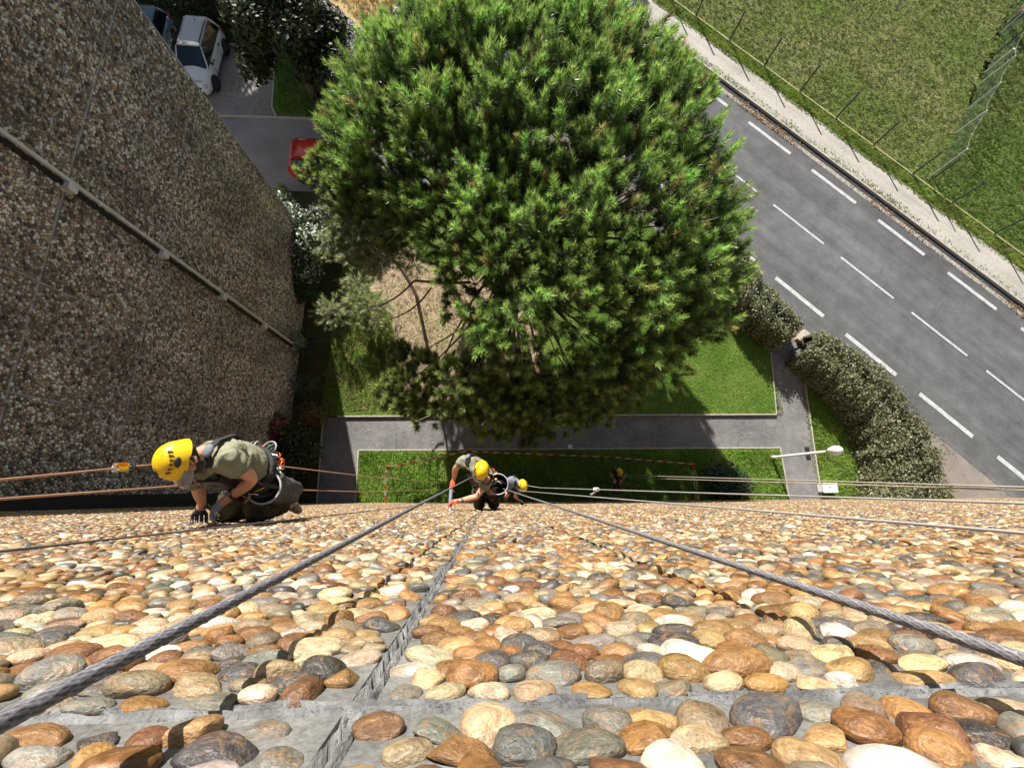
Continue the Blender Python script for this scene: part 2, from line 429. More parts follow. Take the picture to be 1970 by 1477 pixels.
MT['whiterim'] = mat('pale_rim', (.42,.42,.43), .5)
MT['wht'] = mat('white_plastic', (.78,.78,.76), .5)
MT['tapered'] = mat('tape_red', (.62,.035,.02), .5)
MT['tapewhite'] = mat('tape_white', (.8,.78,.76), .5)
MT['postdark'] = mat('dark_steel', (.045,.05,.045), .6)
MT['postpale'] = mat('pale_steel_post', (.55,.56,.52), .6)
MT['net'] = mat('green_net', (.12,.2,.13), .8)
MT['brick'] = mat('red_brick', rough=.9, noise=[(12, [(.3, (.36,.2,.14)), (.7, (.52,.34,.26))], 1)], bump=(60, .5, .005))
MT['glass'] = mat('car_glass', (.008,.013,.02), .06, spec=.8)
MT['glass_green'] = mat('green_car_glass', (.05,.1,.1), .06, spec=.8)
MT['tyre'] = mat('tyre_rubber', (.014,.014,.014), .8)
MT['rim'] = mat('dark_alloy', (.1,.1,.11), .35, metal=.8)
MT['lampglass'] = mat('headlamp_glass', (.55,.58,.62), .08, spec=.9)
MT['paint_white'] = mat('white_car_paint', (.74,.76,.78), .22, coat=.6)
MT['paint_blue'] = mat('grey_blue_car_paint', (.2,.26,.33), .25, coat=.6)
MT['paint_red'] = mat('red_car_paint', (.62,.045,.022), .25, coat=.7)
MT['trim'] = mat('car_trim', (.02,.02,.022), .5)
MT['pink'] = mat('pink_top', (.72,.25,.28), .85)
MT['darkred'] = mat('maroon_trousers', (.035,.012,.016), .85)

exec_order = None

# ================================================================== THE GROUND
def slab(name, pts, z, m, thick=None, kind='structure'):
    """a flat sheet at height z over the ground polygon pts, with sides down to the ground when thick"""
    bm = bmesh.new()
    top = [bm.verts.new((p[0], p[1], z)) for p in pts]
    f = bm.faces.new(top)
    if f.normal.z < 0: f.normal_flip()
    bm.normal_update()
    if f.normal.z < 0: f.normal_flip()
    if thick:
        low = [bm.verts.new((p[0], p[1], z - thick)) for p in pts]
        n = len(pts)
        for i in range(n): bm.faces.new((top[i], top[(i+1) % n], low[(i+1) % n], low[i]))
    bmesh.ops.triangulate(bm, faces=[f for f in bm.faces if len(f.verts) > 4])
    bmesh.ops.recalc_face_normals(bm, faces=bm.faces)
    me = bpy.data.meshes.new(name); bm.to_mesh(me); bm.free()
    me.materials.append(m)
    o = link(name, me)
    return tag(o, kind=kind)
def ragged(pts, amp, seed, step=.25):
    rng = random.Random(seed); out = []
    n = len(pts)
    for i in range(n):
        a, b = Vector(pts[i]), Vector(pts[(i+1) % n]); L_ = (b-a).length; m = max(1, int(L_/step)); nr = Vector((-(b-a).y, (b-a).x)).normalized()
        for k in range(m):
            t = k/m; w = math.sin(PI*t)**.5 if m > 2 else .3
            out.append(tuple(a.lerp(b, t) + nr*rng.uniform(-amp, amp)*(.35+.65*w)))
    return out
def gp(*px): return [tuple(ground(x, y)[:2]) for x, y in px]

slab('ground', [(-300,-200), (300,-200), (300,400), (-300,400)], 0.0, MT['soil'])

# road frame: s runs along the street, n runs from its field-side kerb towards the camera
RA = Vector((11.4011957, 24.6184961)); RD = Vector((0.71910693, -0.69489943)); RN = Vector((-0.69489943, -0.71910693))
def rd(s, n): p = RA + RD*s + RN*n; return (p.x, p.y)
S0, S1 = -90.0, 110.0
def strip(name, n0, n1, z, m, thick=None, s0=S0, s1=S1):
    return slab(name, [rd(s0,n0), rd(s1,n0), rd(s1,n1), rd(s0,n1)], z, m, thick)
strip('road', 0.2, 9.3, .006, MT['asphalt'])
strip('road_shoulder', 9.3, 11.2, .010, MT['shoulder'])
strip('gutter', 0.32, 0.56, .012, MT['gutter_pale'])
strip('kerb_shadow_band', 0.0, 0.32, .010, MT['gutter'])  # painted band of shade along the foot of the kerb
strip('field', -120, -2.62, .13, MT['field'], .13)
strip('grass_verge', -2.58, -1.74, .135, MT['grass'], .135)
strip('pavement', -1.74, -0.13, .14, MT['pave'], .14)
def line_tiles(name, n0, n1, z0, z1, s0, s1, step, mt, gap=.012, jit=.004):
    rng = random.Random(3); objs = []
    k = 0; s = s0
    rot = math.atan2(RD.y, RD.x)
    g = Geo(); g.box((-(step-gap)/2, -(n1-n0)/2, 0), ((step-gap)/2, (n1-n0)/2, z1-z0))
    me = None
    while s < s1:
        p = rd(s + step/2, (n0+n1)/2)
        if me is None:
            o = g.build(name, mt); me = o.data
        else: o = link(name, me)
        o.location = (p[0], p[1], z0 + rng.uniform(-jit, jit)); o.rotation_euler = (0, 0, rot + rng.uniform(-.004, .004))
        objs.append(o); s += step
    return objs
# kerb stones, one by one, under the kerb
kerb = empty('kerb'); tag(kerb, kind='structure')
for o in line_tiles('kerb_stone', -0.13, 0.0, 0.0, .147, -6, 34, 1.0, MT['kerb']): o.parent = kerb
edging = empty('field_edging'); tag(edging, kind='structure')
for o in line_tiles('edging_block', -2.62, -2.54, 0.1, .19, -6, 34, 2.36, MT['kerb_mossy']): o.parent = edging
# road markings, each dash a piece of paint of its own
marks = empty('road_markings'); tag(marks, kind='structure')
def dashes(n, w, s0, ln, per, k0, k1):
    g = Geo(); g.box((-ln/2, -w/2, 0), (ln/2, w/2, .004))
    me = None
    for k in range(k0, k1):
        s = s0 + k*per + ln/2
        if me is None: o = g.build('dash', MT['paint']); me = o.data
        else: o = link('dash', me)
        p = rd(s, n); o.location = (p[0], p[1], .0105); o.rotation_euler = (0, 0, math.atan2(RD.y, RD.x)); o.parent = marks
dashes(1.17, .2, 14.19, 2.95, 4.4, -6, 6)
dashes(4.58, .12, 9.55, 3.3, 4.4, -5, 8)
dashes(8.06, .22, 12.15, 3.0, 4.36, -4, 8)

# garden side
slab('path', gp((620,803),(1491,798),(1480,668),(1497,655),(1533,655),(1541,690),(1553,790)) + [(ground(1578,955)[0], -1.2), (ground(1517,955)[0]+.05, -1.2)] + gp((1500,861),(690,866)) + [(ground(684,965)[0], -1.2), (ground(610,965)[0], -1.2)], .014, MT['path'])
UPL = gp((650,801),(1490,797),(1479,668)) + [rd(14.5, 10.2), rd(9, 10.4), rd(-3, 10.6), (0, 17.6), (-5, 14.2), (-7.2, 12.6), (-7.6, 3.3)]
slab('upper_lawn', UPL, .11, MT['grass'], .11)
LITP = [(-6.3,11.0),(-4.6,11.6),(-2,10.5),(.5,9.8),(2.5,6.2),(2.6,3.7),(1,3.45),(-1.6,3.42),(-3.1,3.6),(-4.2,4.7),(-4.5,6.6),(-5.4,8.6)]
slab('pine_litter', ragged(LITP, .45, 5), .114, MT['litter'])
slab('lower_lawn', gp((691,868),(1499,863)) + [(ground(1514,955)[0], -1.2), (ground(685,965)[0], -1.2)], .05, MT['grass'], .05)
slab('right_lawn', gp((1543,690),(1557,790)) + [(ground(1582,955)[0], -1.2), (19.0, -1.2), (18.2, 2.2), (16.8, 4.2), (15.2, 6.8)], .05, MT['grass'], .05)
def edging_run(px_pts, z, parent_name='edging', w=.05, m='kerb'):
    root = empty(parent_name); tag(root, kind='structure')
    P = [Vector((*p, 0)) if len(p) == 2 else Vector(p) for p in px_pts]
    for a, b in zip(P[:-1], P[1:]):
        L_ = (b - a).length; n = max(1, round(L_ / 1.0)); d = (b - a) / n
        for k in range(n):
            g = Geo(); ln = d.length - .012
            g.box((-ln/2, -w/2, 0), (ln/2, w/2, z))
            o = g.build('edging_block', MT[m]); c = a + d*(k + .5)
            o.location = (c.x, c.y, random.uniform(-.006, .004)); o.rotation_euler = (0, 0, math.atan2(d.y, d.x) + random.uniform(-.008, .008)); o.parent = root
    return root
edging_run(gp((650,801.5),(1491,797.5),(1479.5,668)), .125, 'lawn_edging', .05)
edging_run([(ground(685,965)[0], -.6)] + gp((690,866),(1500,861)) + [(ground(1516,955)[0], -.6)], .065, 'lawn_edging')
edging_run(gp((1541,690),(1555,790)) + [(ground(1579,955)[0], -.6)], .065, 'lawn_edging')
edging_run(gp((622,803)) + [(ground(610,965)[0], -.6)], .06, 'lawn_edging')
# drive, parking bays and what lies beyond them
DY0, DY1 = ground(500,228)[1], ground(560,368)[1]
slab('driveway', [(-60, DY1), (-1.0, DY1), rd(-6, 10.6), rd(-14, 9.3), rd(-18, 9.3), (-2, DY0), (-60, DY0)], .012, MT['drive'])
BAY = gp((524,88),(524,200),(532,224)); bx = BAY[1][0]
slab('parking_bay', [(-60, DY0+.15), (bx+.3, DY0+.15), (bx, DY0+.7), (bx-.35, ground(522,90)[1]), (-60, ground(450,90)[1])], .016, MT['bay'])
slab('shrub_bed', [(bx-.2, 23.1), (-4.6, 20.6), (-6.9, 22.6), (-9, 24.4), (-14, 26.5), (-14, 24.2)], .03, MT['soil'], .03)
slab('bay_lawn', [(bx+.35, DY0+.17), (-3.2, DY0+.17), (-4.2, 21.2), (bx-.2, 23.2), (bx+.05, DY0+.75)], .06, MT['grass'], .06)
edging_run([(bx-.2, 23.2), (bx+.03, DY0+.7), (bx+.32, DY0+.14)], .08, 'bay_edging', .08)
edging_run([(-20, DY0+.06), (-3, DY0+.06)], .07, 'drive_edging', .12)
edging_run([(-24, ground(470,89)[1]), (bx-.4, ground(470,89)[1])], .09, 'bay_edging', .1)
slab('dry_field', [(-10,28),(-7.4,25.4),(-6.2,25.0),(-4.4,27.2),(-1.0,30.4),(1,34),(-2,46),(-16,46)], .02, MT['dry'])

# ================================================================== PEBBLES
def ico(sub):
    bm = bmesh.new(); bmesh.ops.create_icosphere(bm, subdivisions=sub, radius=1)
    bm.verts.ensure_lookup_table()
    V = np.array([v.co[:] for v in bm.verts]); T = np.array([[v.index for v in f.verts] for f in bm.faces]); bm.free()
    return V, T
def pebble_shape(V, rng, rough=.12):
    """local axes: x long, y short, z out of the wall; unit size"""
    p = V.copy()
    e = rng.uniform(.72, 1.0)                                   # boxier or rounder
    p = np.sign(p) * np.abs(p) ** e
    p /= np.maximum(1e-6, np.linalg.norm(p, axis=1) ** rng.uniform(.3, .8))[:, None]
    for _ in range(7):
        d = rng.normal(size=3); d /= np.linalg.norm(d)
        k = rng.uniform(1.0, 2.6); ph = rng.uniform(0, 6.28)
        p *= (1 + rough * .5 * np.sin(k * (p @ d) + ph))[:, None]
    for _ in range(rng.integers(1, 7)):                         # worn facets
        d = rng.normal(size=3); d /= np.linalg.norm(d); h = rng.uniform(.5, .9)
        q = p @ d; over = np.maximum(q - h, 0); p -= d[None, :] * (over * .85)[:, None]
    # egg: one end blunter
    p[:, 1] *= 1 + rng.uniform(-.28, .28) * p[:, 0]
    p /= np.abs(p).max(0)[None, :]
    return p
def half(V, T, cut=-.25):
    """drop the buried back of a stone"""
    keep = (V[T][:, :, 2] > cut).any(1); T = T[keep]
    u, inv = np.unique(T, return_inverse=True)
    return V[u], inv.reshape(T.shape)
def dome():
    """very cheap far pebble: 6-gon, ring, apex"""
    V = []; 
    for r, z in ((1.0, -.1), (.74, .62)):
        for k in range(6):
            a = 2*PI*k/6 + (0 if r == 1 else .52); V.append((r*math.cos(a), r*math.sin(a), z))
    V.append((0, 0, .95))
    T = []
    for k in range(6):
        k2 = (k+1) % 6
        T += [(k, k2, 6+k), (k2, 6+k2, 6+k), (6+k, 6+k2, 12)]
    return np.array(V), np.array(T)
def layout(u0, u1, w0, w1, su, sw, rng, jit=.36, long=1.3):
    """pebbles of mixed size pushed into a tight packing over a rectangle: centre, half length, half width, angle"""
    nu, nw = int((u1-u0)/su)+1, int((w1-w0)/sw)+1
    I, J = np.meshgrid(np.arange(nu), np.arange(nw))
    X = (u0 + (I + .5*(J % 2))*su + rng.uniform(-jit, jit, I.shape)*su)/long
    Y = w0 + J*sw + rng.uniform(-jit, jit, I.shape)*sw
    base = .535*math.sqrt(su/long*sw)
    R_ = base*np.exp(rng.normal(0, .24, I.shape)).clip(.6, 1.5)
    offs = [(dj, di) for dj in (-2,-1,0,1,2) for di in (-2,-1,0,1,2) if (dj, di) != (0, 0)]
    def shifted(dj, di):
        sj, tj = slice(max(0,dj), nw+min(0,dj)), slice(max(0,-dj), nw-max(0,dj))
        si, ti = slice(max(0,di), nu+min(0,di)), slice(max(0,-di), nu-max(0,di))
        return (sj, si), (tj, ti)
    for it in range(7):
        dx, dy = np.zeros_like(X), np.zeros_like(Y)
        for dj, di in offs:
            a, b = shifted(dj, di)
            vx, vy = X[a]-X[b], Y[a]-Y[b]; d = np.hypot(vx, vy)+1e-9; p = np.maximum(0, R_[a]+R_[b]-d)/d*.3
            dx[b] -= vx*p; dy[b] -= vy*p
        lim = .35*base
        X += np.clip(dx, -lim, lim); Y += np.clip(dy, -lim, lim)
    mn = np.full(X.shape, 9.0); nx = np.ones_like(X); ny = np.zeros_like(X)
    for dj, di in offs:                                   # nearest rim, and the way it lies
        a, b = shifted(dj, di)
        vx, vy = X[a]-X[b], Y[a]-Y[b]; d = np.hypot(vx, vy)+1e-9; m = d*R_[b]/(R_[a]+R_[b])
        k = m < mn[b]; mn[b] = np.where(k, m, mn[b]); nx[b] = np.where(k, vx/d, nx[b]); ny[b] = np.where(k, vy/d, ny[b])
    mj = np.full(X.shape, 9.0)
    for dj, di in offs:
        a, b = shifted(dj, di)
        vx, vy = X[a]-X[b], Y[a]-Y[b]; d = np.hypot(vx, vy)+1e-9; m = d*R_[b]/(R_[a]+R_[b])
        al = np.abs(-vx*ny[b] + vy*nx[b])/d
        mj[b] = np.minimum(mj[b], np.where(al > .62, m/al, 9.0))
    minor = np.clip(mn*1.1, .55*base, 1.7*base); major = np.clip(mj*1.12, minor, minor*1.9)
    # an ellipse in the squeezed frame, stretched back: take its axes by SVD
    c, s_ = -ny, nx                                       # long direction
    E = np.empty(X.shape + (2, 2)); E[..., 0, 0] = c*major*long; E[..., 1, 0] = s_*major; E[..., 0, 1] = nx*minor*long; E[..., 1, 1] = ny*minor
    U_, S_, _ = np.linalg.svd(E)
    ang = np.arctan2(U_[..., 1, 0], U_[..., 0, 0]) + rng.normal(0, .12, X.shape)
    return np.stack([X*long, Y, S_[..., 0], S_[..., 1], ang], -1).reshape(-1, 5)
PAL = np.array([(.40,.22,.08),(.48,.31,.14),(.58,.45,.27),(.29,.14,.05),(.68,.57,.40),(.23,.11,.05),(.21,.205,.18),(.125,.13,.135),(.30,.25,.17),(.76,.71,.62),(.42,.31,.19),(.08,.075,.07),(.31,.29,.25)])
PW = np.array([.13,.12,.10,.10,.09,.09,.10,.085,.08,.05,.06,.045,.06]); PW = PW/PW.sum()
def stone_cols(n, rng, pal=PAL, w=PW, k=.67):
    c = pal[rng.choice(len(pal), n, p=w)]
    return np.clip(c * k * rng.uniform(.7, 1.25, (n, 1)) * rng.uniform(.93, 1.07, (n, 3)), .02, .85)
def stone_mesh(name, S, frame_fn, shapes, m, cols, rng, prot=.6):
    """S rows (u, w, major, minor, angle); frame_fn gives origin and the axes of the wall"""
    n = len(S); which = rng.integers(0, len(shapes), n)
    Vs, Ts, Cs = [], [], []; base = 0
    for k, (V, T) in enumerate(shapes):
        s = S[which == k]
        if not len(s): continue
        c, si = np.cos(s[:, 4]), np.sin(s[:, 4])
        flip = rng.choice([-1, 1], len(s))
        x = V[None, :, 0]*s[:, 2:3]*flip[:, None]; y = V[None, :, 1]*s[:, 3:4]*flip[:, None]
        th = s[:, 3]*rng.uniform(.42, .75, len(s))*prot/.6
        z = V[None, :, 2]*th[:, None] + (th*rng.uniform(.0, .3, len(s)))[:, None]
        # tilt of the stone in the mortar
        z = z + x*rng.uniform(-.16, .16, (len(s), 1)) + y*rng.uniform(-.2, .2, (len(s), 1))
        u = s[:, 0:1] + x*c[:, None] - y*si[:, None]; w = s[:, 1:2] + x*si[:, None] + y*c[:, None]
        P3 = frame_fn(u, w, z).reshape(-1, 3)
        Vs.append(P3)
        Ts.append((T[None] + (np.arange(len(s))*len(V))[:, None, None] + base).reshape(-1, 3))
        Cs.append(np.repeat(cols[which == k], len(V), 0)); base += len(P3)
    return np_mesh(name, np.concatenate(Vs), np.concatenate(Ts), m, np.concatenate(Cs))

# ------------------------------------------------------------------ front wall (the one the men work on)
NF = np.array([0, 1.0, -WB]); NF /= np.linalg.norm(NF)         # out of the wall
DF = np.array([0, -WB, -1.0]); DF /= np.linalg.norm(DF)        # down the wall
OF = np.array([0, -WA, H])
def front_frame(u, w, z):
    return OF + u[..., None]*np.array([1.0, 0, 0]) + w[..., None]*DF + z[..., None]*NF
front = empty('apartment_building', (0, -.6, 0))
tag(front, 'sunlit pebble-clad building wall dropping away below the camera, with workers hanging on it', 'building')
HJ = [.465 + 2.6*k for k in range(-1, 8)]                      # horizontal panel joints, metres down the wall
VJ = [-.122 + 2.22*k for k in range(-5, 12)]                   # upright panel joints
WBOT = H/abs(DF[2])
UE0, UE1 = XL + .02, VJ[-1]
edges_u = [UE0] + [v for v in VJ if v > UE0 + .3]
edges_w = [-.9] + [h for h in HJ if h > -.5] + [WBOT]
mt_main = .026
for i in range(len(edges_u)-1):
    for j in range(len(edges_w)-1):
        a, b, c, d = edges_u[i]+.012, edges_u[i+1]-.012, edges_w[j]+.012, edges_w[j+1]-.012
        g = Geo(); vs = []
        for zz in (-.25, 0.0):
            for (u, w) in ((a,c),(b,c),(b,d),(a,d)):
                vs.append(OF + np.array([u,0,0]) + w*DF + zz*NF)
        g.add(vs, [(4,5,6,7),(0,1,5,4),(1,2,6,5),(2,3,7,6),(3,0,4,7)])
        g.build('panel', MT['mortar'], front)
# filler pressed into the joints: lumpy strips
def filler(u0, w0, u1, w1, wid, seg, amp, name, m, frame_fn, parent, depth=-.02, rise=.012):
    rng = np.random.default_rng(int(abs(u0*77+w0*31))+5)
    n = max(2, int(math.hypot(u1-u0, w1-w0)/seg)); cols_ = 7
    dx, dy = (u1-u0), (w1-w0); L_ = math.hypot(dx, dy); px_, py_ = -dy/L_, dx/L_
    u = np.zeros((n+1, cols_)); w = u.copy(); z = u.copy()
    prof = np.array([0, .45, .3, -1.0, -1.15, .3, 0])
    drift = np.cumsum(rng.normal(0, .25, n+1)); drift -= np.linspace(drift[0], drift[-1], n+1); drift = np.clip(drift, -2, 2)*amp*.25
    for k in range(cols_):
        off = (k/(cols_-1)-.5)*wid
        u[:, k] = np.linspace(u0, u1, n+1) + px_*(off + drift) + rng.normal(0, amp*.22, n+1)*abs(px_)
        w[:, k] = np.linspace(w0, w1, n+1) + py_*(off + drift) + rng.normal(0, amp*.22, n+1)*abs(py_)
        z[:, k] = depth*(1-abs(k/(cols_-1)*2-1))*.0 + prof[k]*rise + np.convolve(rng.normal(0, amp*.8, n+5), np.ones(5)/5, 'valid')[:n+1] + rng.normal(0, amp*.12, n+1)
    z[:, 0] = z[:, -1] = -.01
    P3 = frame_fn(u, w, z).reshape(-1, 3); q = []
    for i in range(n):
        for k in range(cols_-1): q.append((i*cols_+k, i*cols_+k+1, (i+1)*cols_+k+1, (i+1)*cols_+k))
    o = link(name, np_mesh(name, P3, q, m)); world_child(o, parent); return o
filler(VJ[5], -.3, VJ[5]-.015, 9.0, .024, .010, .0032, 'joint_filler', MT['joint'], front_frame, front)
filler(-1.2, HJ[1]+.004, 1.6, HJ[1]-.002, .024, .010, .0034, 'joint_filler', MT['joint'], front_frame, front)
for v in VJ:
    if UE0 < v < UE1 and v != VJ[5]: filler(v, -.5, v, WBOT, .03, .3, .004, 'joint_filler', MT['mortar'], front_frame, front)
for h in HJ[2:-1]: filler(UE0, h, UE1, h, .03, .3, .004, 'joint_filler', MT['mortar'], front_frame, front)

# pebbles: near ones singly, the rest as masses with less and less detail
rs = np.random.default_rng(21)
S = layout(-9.0, 24.0, -.35, 19.2, .047, .0335, rs, .3)
def in_view(S, mx):
    u, w = S[:, 0], S[:, 1]
    P3 = OF[None] + u[:, None]*np.array([[1.0,0,0]]) + w[:, None]*DF[None] - np.array([[0,0,H]])
    c = P3 @ ROT.T
    return c
cS = in_view(S, 0)
zc = np.maximum(-cS[:, 2], 1e-3); xs = cS[:, 0]/zc*FPX; ys = cS[:, 1]/zc*FPX
vis = (-cS[:, 2] > .12) & (np.abs(xs) < 985*1.18) & (ys > -738*1.35)
near_j = np.full(len(S), 9.0)
for v in VJ: near_j = np.minimum(near_j, np.abs(S[:, 0]-v) - (.013 if v == VJ[5] else .001))
for h in HJ: near_j = np.minimum(near_j, np.abs(S[:, 1]-h) - (.009 if h == HJ[1] else .001))
S[:, 3] = np.minimum(S[:, 3], np.maximum(near_j, .010) + .004)
S[:, 2] = np.minimum(S[:, 2], np.maximum(S[:, 3]*1.15, near_j + .014))
S = S[vis & (near_j > .009) & (S[:, 0] > UE0 + .04)]
cS = in_view(S, 0); zc = -cS[:, 2]
size = S[:, 2]*S[:, 3]/zc**2
inframe = (np.abs(cS[:, 0]/zc*FPX) < 985) & (np.abs(cS[:, 1]/zc*FPX) < 738)
cols = stone_cols(len(S), rs)
order = np.argsort(-(size*np.where(inframe, 1, 1e-6)))
first = order[:300]; rest = np.setdiff1d(np.arange(len(S)), first)
V3, T3 = ico(3); V2, T2 = ico(2); V1, T1 = ico(1)
protos = []
for k in range(26):
    v, t = half(pebble_shape(V3, rs, .16), T3, -.45)
    protos.append(np_mesh('pebble', v, t, MT['stone_obj']))
Bf = np.stack([np.array([1.0,0,0]), DF, NF], 1)
for i in first:
    u, w, a, b, ang = S[i]
    o = link('pebble', protos[rs.integers(0, len(protos))], front)
    th = b*rs.uniform(.45, .75)
    pos = front_frame(np.array(u), np.array(w), np.array(th*rs.uniform(.0, .3)))
    c, s = math.cos(ang), math.sin(ang); fl = rs.choice([-1, 1])
    Rl = np.array([[c*fl, -s*fl, 0], [s*fl, c*fl, 0], [0, 0, 1]])
    tx, ty = rs.uniform(-.16, .16), rs.uniform(-.2, .2)
    Rt = np.array([[1,0,0],[0,1,0],[tx,ty,1]])
    Mx = Bf @ Rl @ Rt @ np.diag([a, b, th])
    o.matrix_basis = Matrix([list(Mx[r]) + [pos[r] - front.location[r]] for r in range(3)] + [[0,0,0,1]])
    o.color = (*cols[i], 1)
rest_dep = S[rest, 1]
for lo, hi, base, sub_cut, nshape in ((-1, 2.3, (V2, T2), -.2, 14), (2.3, 6.0, (V1, T1), -.05, 10), (6.0, 30, None, 0, 6)):
    sel = rest[(rest_dep >= lo) & (rest_dep < hi)]
    if base is None: shapes = [dome()]
    else: shapes = [half(pebble_shape(base[0], rs, .16), base[1], sub_cut) for _ in range(nshape)]
    me = stone_mesh('pebbles', S[sel], front_frame, shapes, MT['stone'], cols[sel], rs)
    o = link('pebbles', me); world_child(o, front); tag(o, kind='stuff')
    print('pebbles', lo, hi, len(sel), len(me.polygons))
g = Geo(); g.box((UE0, -14, 0), (UE1+.1, -1.05, H+.6)); g.build('building_core', MT['mortar'], front)
g = Geo(); g.box((UE0, -.62-.25, 0), (UE1, -.62+.02, .35)); g.build('plinth', MT['mortar_left'], front)

# ------------------------------------------------------------------ left building, in its own shade
left = empty('apartment_building', (XL-3, 5, 0))
tag(left, 'shaded dark pebble-panelled building wall on the left with a pale cover strip down it', 'building')
YC = 11.75; ZT = 20.2
OL = np.array([XL, 0, 0])
def left_frame(u, w, z):                     # u along Y, w up, z out
    return OL + u[..., None]*np.array([0, 1.0, 0]) + w[..., None]*np.array([0, 0, 1.0]) + z[..., None]*np.array([1.0, 0, 0])
LV = [1.77 + 2.22*k for k in range(-2, 5)]; LH = [11.2 + 2.62*k for k in range(-4, 4)]
eu = [-.75] + [v for v in LV if -.3 < v < YC-.3] + [YC]; ew = [0] + [h for h in LH if .3 < h < ZT-.3] + [ZT]
for i in range(len(eu)-1):
    for j in range(len(ew)-1):
        g = Geo(); g.box((XL-.2, eu[i]+.013, ew[j]+.013), (XL, eu[i+1]-.013, ew[j+1]-.013)); g.build('panel', MT['mortar_left'], left)
for v in eu[1:-1]: filler(v, 0, v, ZT, .05, .12, .006, 'joint_filler', MT['joint_left'], left_frame, left, rise=.02)
for h in ew[1:-1]: filler(eu[0], h, YC, h, .05, .12, .006, 'joint_filler', MT['joint_left'], left_frame, left, rise=.02)
g = Geo(); g.box((XL-13, -.75, 0), (XL-.21, YC-.01, ZT+.1)); g.build('building_core', MT['mortar_left'], left)
g = Geo(); g.box((XL-.2, YC, 0), (XL+.02, YC+.05, ZT)); g.build('corner_trim', MT['joint_left'], left)
rl = np.random.default_rng(5)
SL = layout(-.1, YC, .1, 15.5, .074, .058, rl)
nj = np.full(len(SL), 9.0)
for v in eu: nj = np.minimum(nj, np.abs(SL[:, 0]-v))
for h in ew: nj = np.minimum(nj, np.abs(SL[:, 1]-h))
SL = SL[(nj > .03) & (SL[:, 0] < YC-.03)]
PL = np.array([(.5,.36,.22),(.36,.25,.16),(.7,.57,.41),(.19,.16,.13),(.9,.83,.7),(1.15,1.12,1.04),(.08,.07,.06),(.58,.4,.22)])
colL = stone_cols(len(SL), rl, PL, np.array([.2,.18,.14,.14,.11,.09,.08,.06]), 1.05)
SL[:, 2] = np.minimum(SL[:, 2], .052)
vL, tL = dome()
colL = colL*.62 + colL.mean(1, keepdims=True)*.4
colL = colL*np.clip(1 + .16*np.sin(SL[:, 0]*1.7 + 1.4*np.sin(SL[:, 1]*.35))[:, None] + .12*np.sin(SL[:, 0]*4.6 + .3*SL[:, 1])[:, None] + .1*np.sin(SL[:, 1]*2.3 + SL[:, 0])[:, None], .6, 1.4)
me = stone_mesh('pebbles', SL, left_frame, [half(pebble_shape(V1, rl, .2), T1, .0) for _ in range(5)], MT['stone'], colL, rl, prot=.8)
o = link('pebbles', me); world_child(o, left); tag(o, kind='stuff')
print('left pebbles', len(SL), len(me.polygons))
# pale cover strip running down the wall, held by brackets at the joints
cs = empty('cover_strip')
yS = 6.24
g = Geo(); g.box((XL+.1, yS-.035, .3), (XL+.16, yS+.035, ZT)); strip_o = g.build('cover_strip', MT['pale_metal'], left)
g = Geo(); g.box((XL+.002, yS-.13, .3), (XL+.06, yS-.038, ZT)); g.build('strip_shaded_side', MT['dark_strip'], left)  # black box standing in for the shaded side of the cover strip
bpy.data.objects.remove(cs)
for h in ew[1:-1]:
    g = Geo(); g.box((XL+.0, yS-.2, h-.1), (XL+.18, yS-.045, h+.1)); bk = g.build('bracket', MT['pale_metal'])
    bk.parent = strip_o; bk.location = -Vector(left.location) - strip_o.location
# black strip where the two walls meet
g = Geo(); g.box((XL+.001, -.62, 0), (XL+.12, -.1, H+.3)); g.build('corner_strip', MT['dark_strip'], left)

# ================================================================== PLANTS
def unit(v): return v/np.maximum(1e-9, np.linalg.norm(v, axis=-1, keepdims=True))
def perp(a, rng):
    r = rng.normal(size=a.shape); r -= a*(r*a).sum(-1, keepdims=True); return unit(r)
def needle_mesh(name, base, axis, length, rng, per=70, nl=(.11,.17), wid=.011, green=None, m=None):
    """pine shoots: needles fan out along every shoot and close up towards its tip"""
    n = len(base)
    t = rng.uniform(.08, 1, (n, per))**.8
    ax = np.repeat(axis[:, None], per, 1)
    rad = perp(ax, rng)
    th = np.radians(np.interp(t, [0, .6, 1], [80, 54, 24]) + rng.normal(0, 9, t.shape))[..., None]
    d = ax*np.cos(th) + rad*np.sin(th)
    d[..., 2] += .06
    d = unit(d)
    o = base[:, None] + ax*(t*length[:, None])[..., None]
    L_ = rng.uniform(*nl, t.shape)[..., None]
    sd = unit(np.cross(d, rng.normal(size=d.shape)))*wid*.5
    V = np.stack([o - sd, o + sd, o + d*L_], 2).reshape(-1, 3)
    T = np.arange(len(V)).reshape(-1, 3)
    g = green if green is not None else np.array([[.075,.15,.022]])
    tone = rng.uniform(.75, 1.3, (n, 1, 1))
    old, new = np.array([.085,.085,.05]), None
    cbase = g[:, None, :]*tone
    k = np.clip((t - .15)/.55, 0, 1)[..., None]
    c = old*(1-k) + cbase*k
    c = c + np.array([.37,.42,.13])*np.clip((t[..., None]-.5)/.45, 0, 1)*rng.uniform(.3, 1, (n,1,1))  # young tips, lightened further in colour to look sunlit
    c = c*rng.uniform(.8, 1.2, t.shape)[..., None]
    col = np.repeat(c[:, :, None, :], 3, 2).reshape(-1, 3)
    return np_mesh(name, V, T, m or MT['needle'], col, smooth=False)
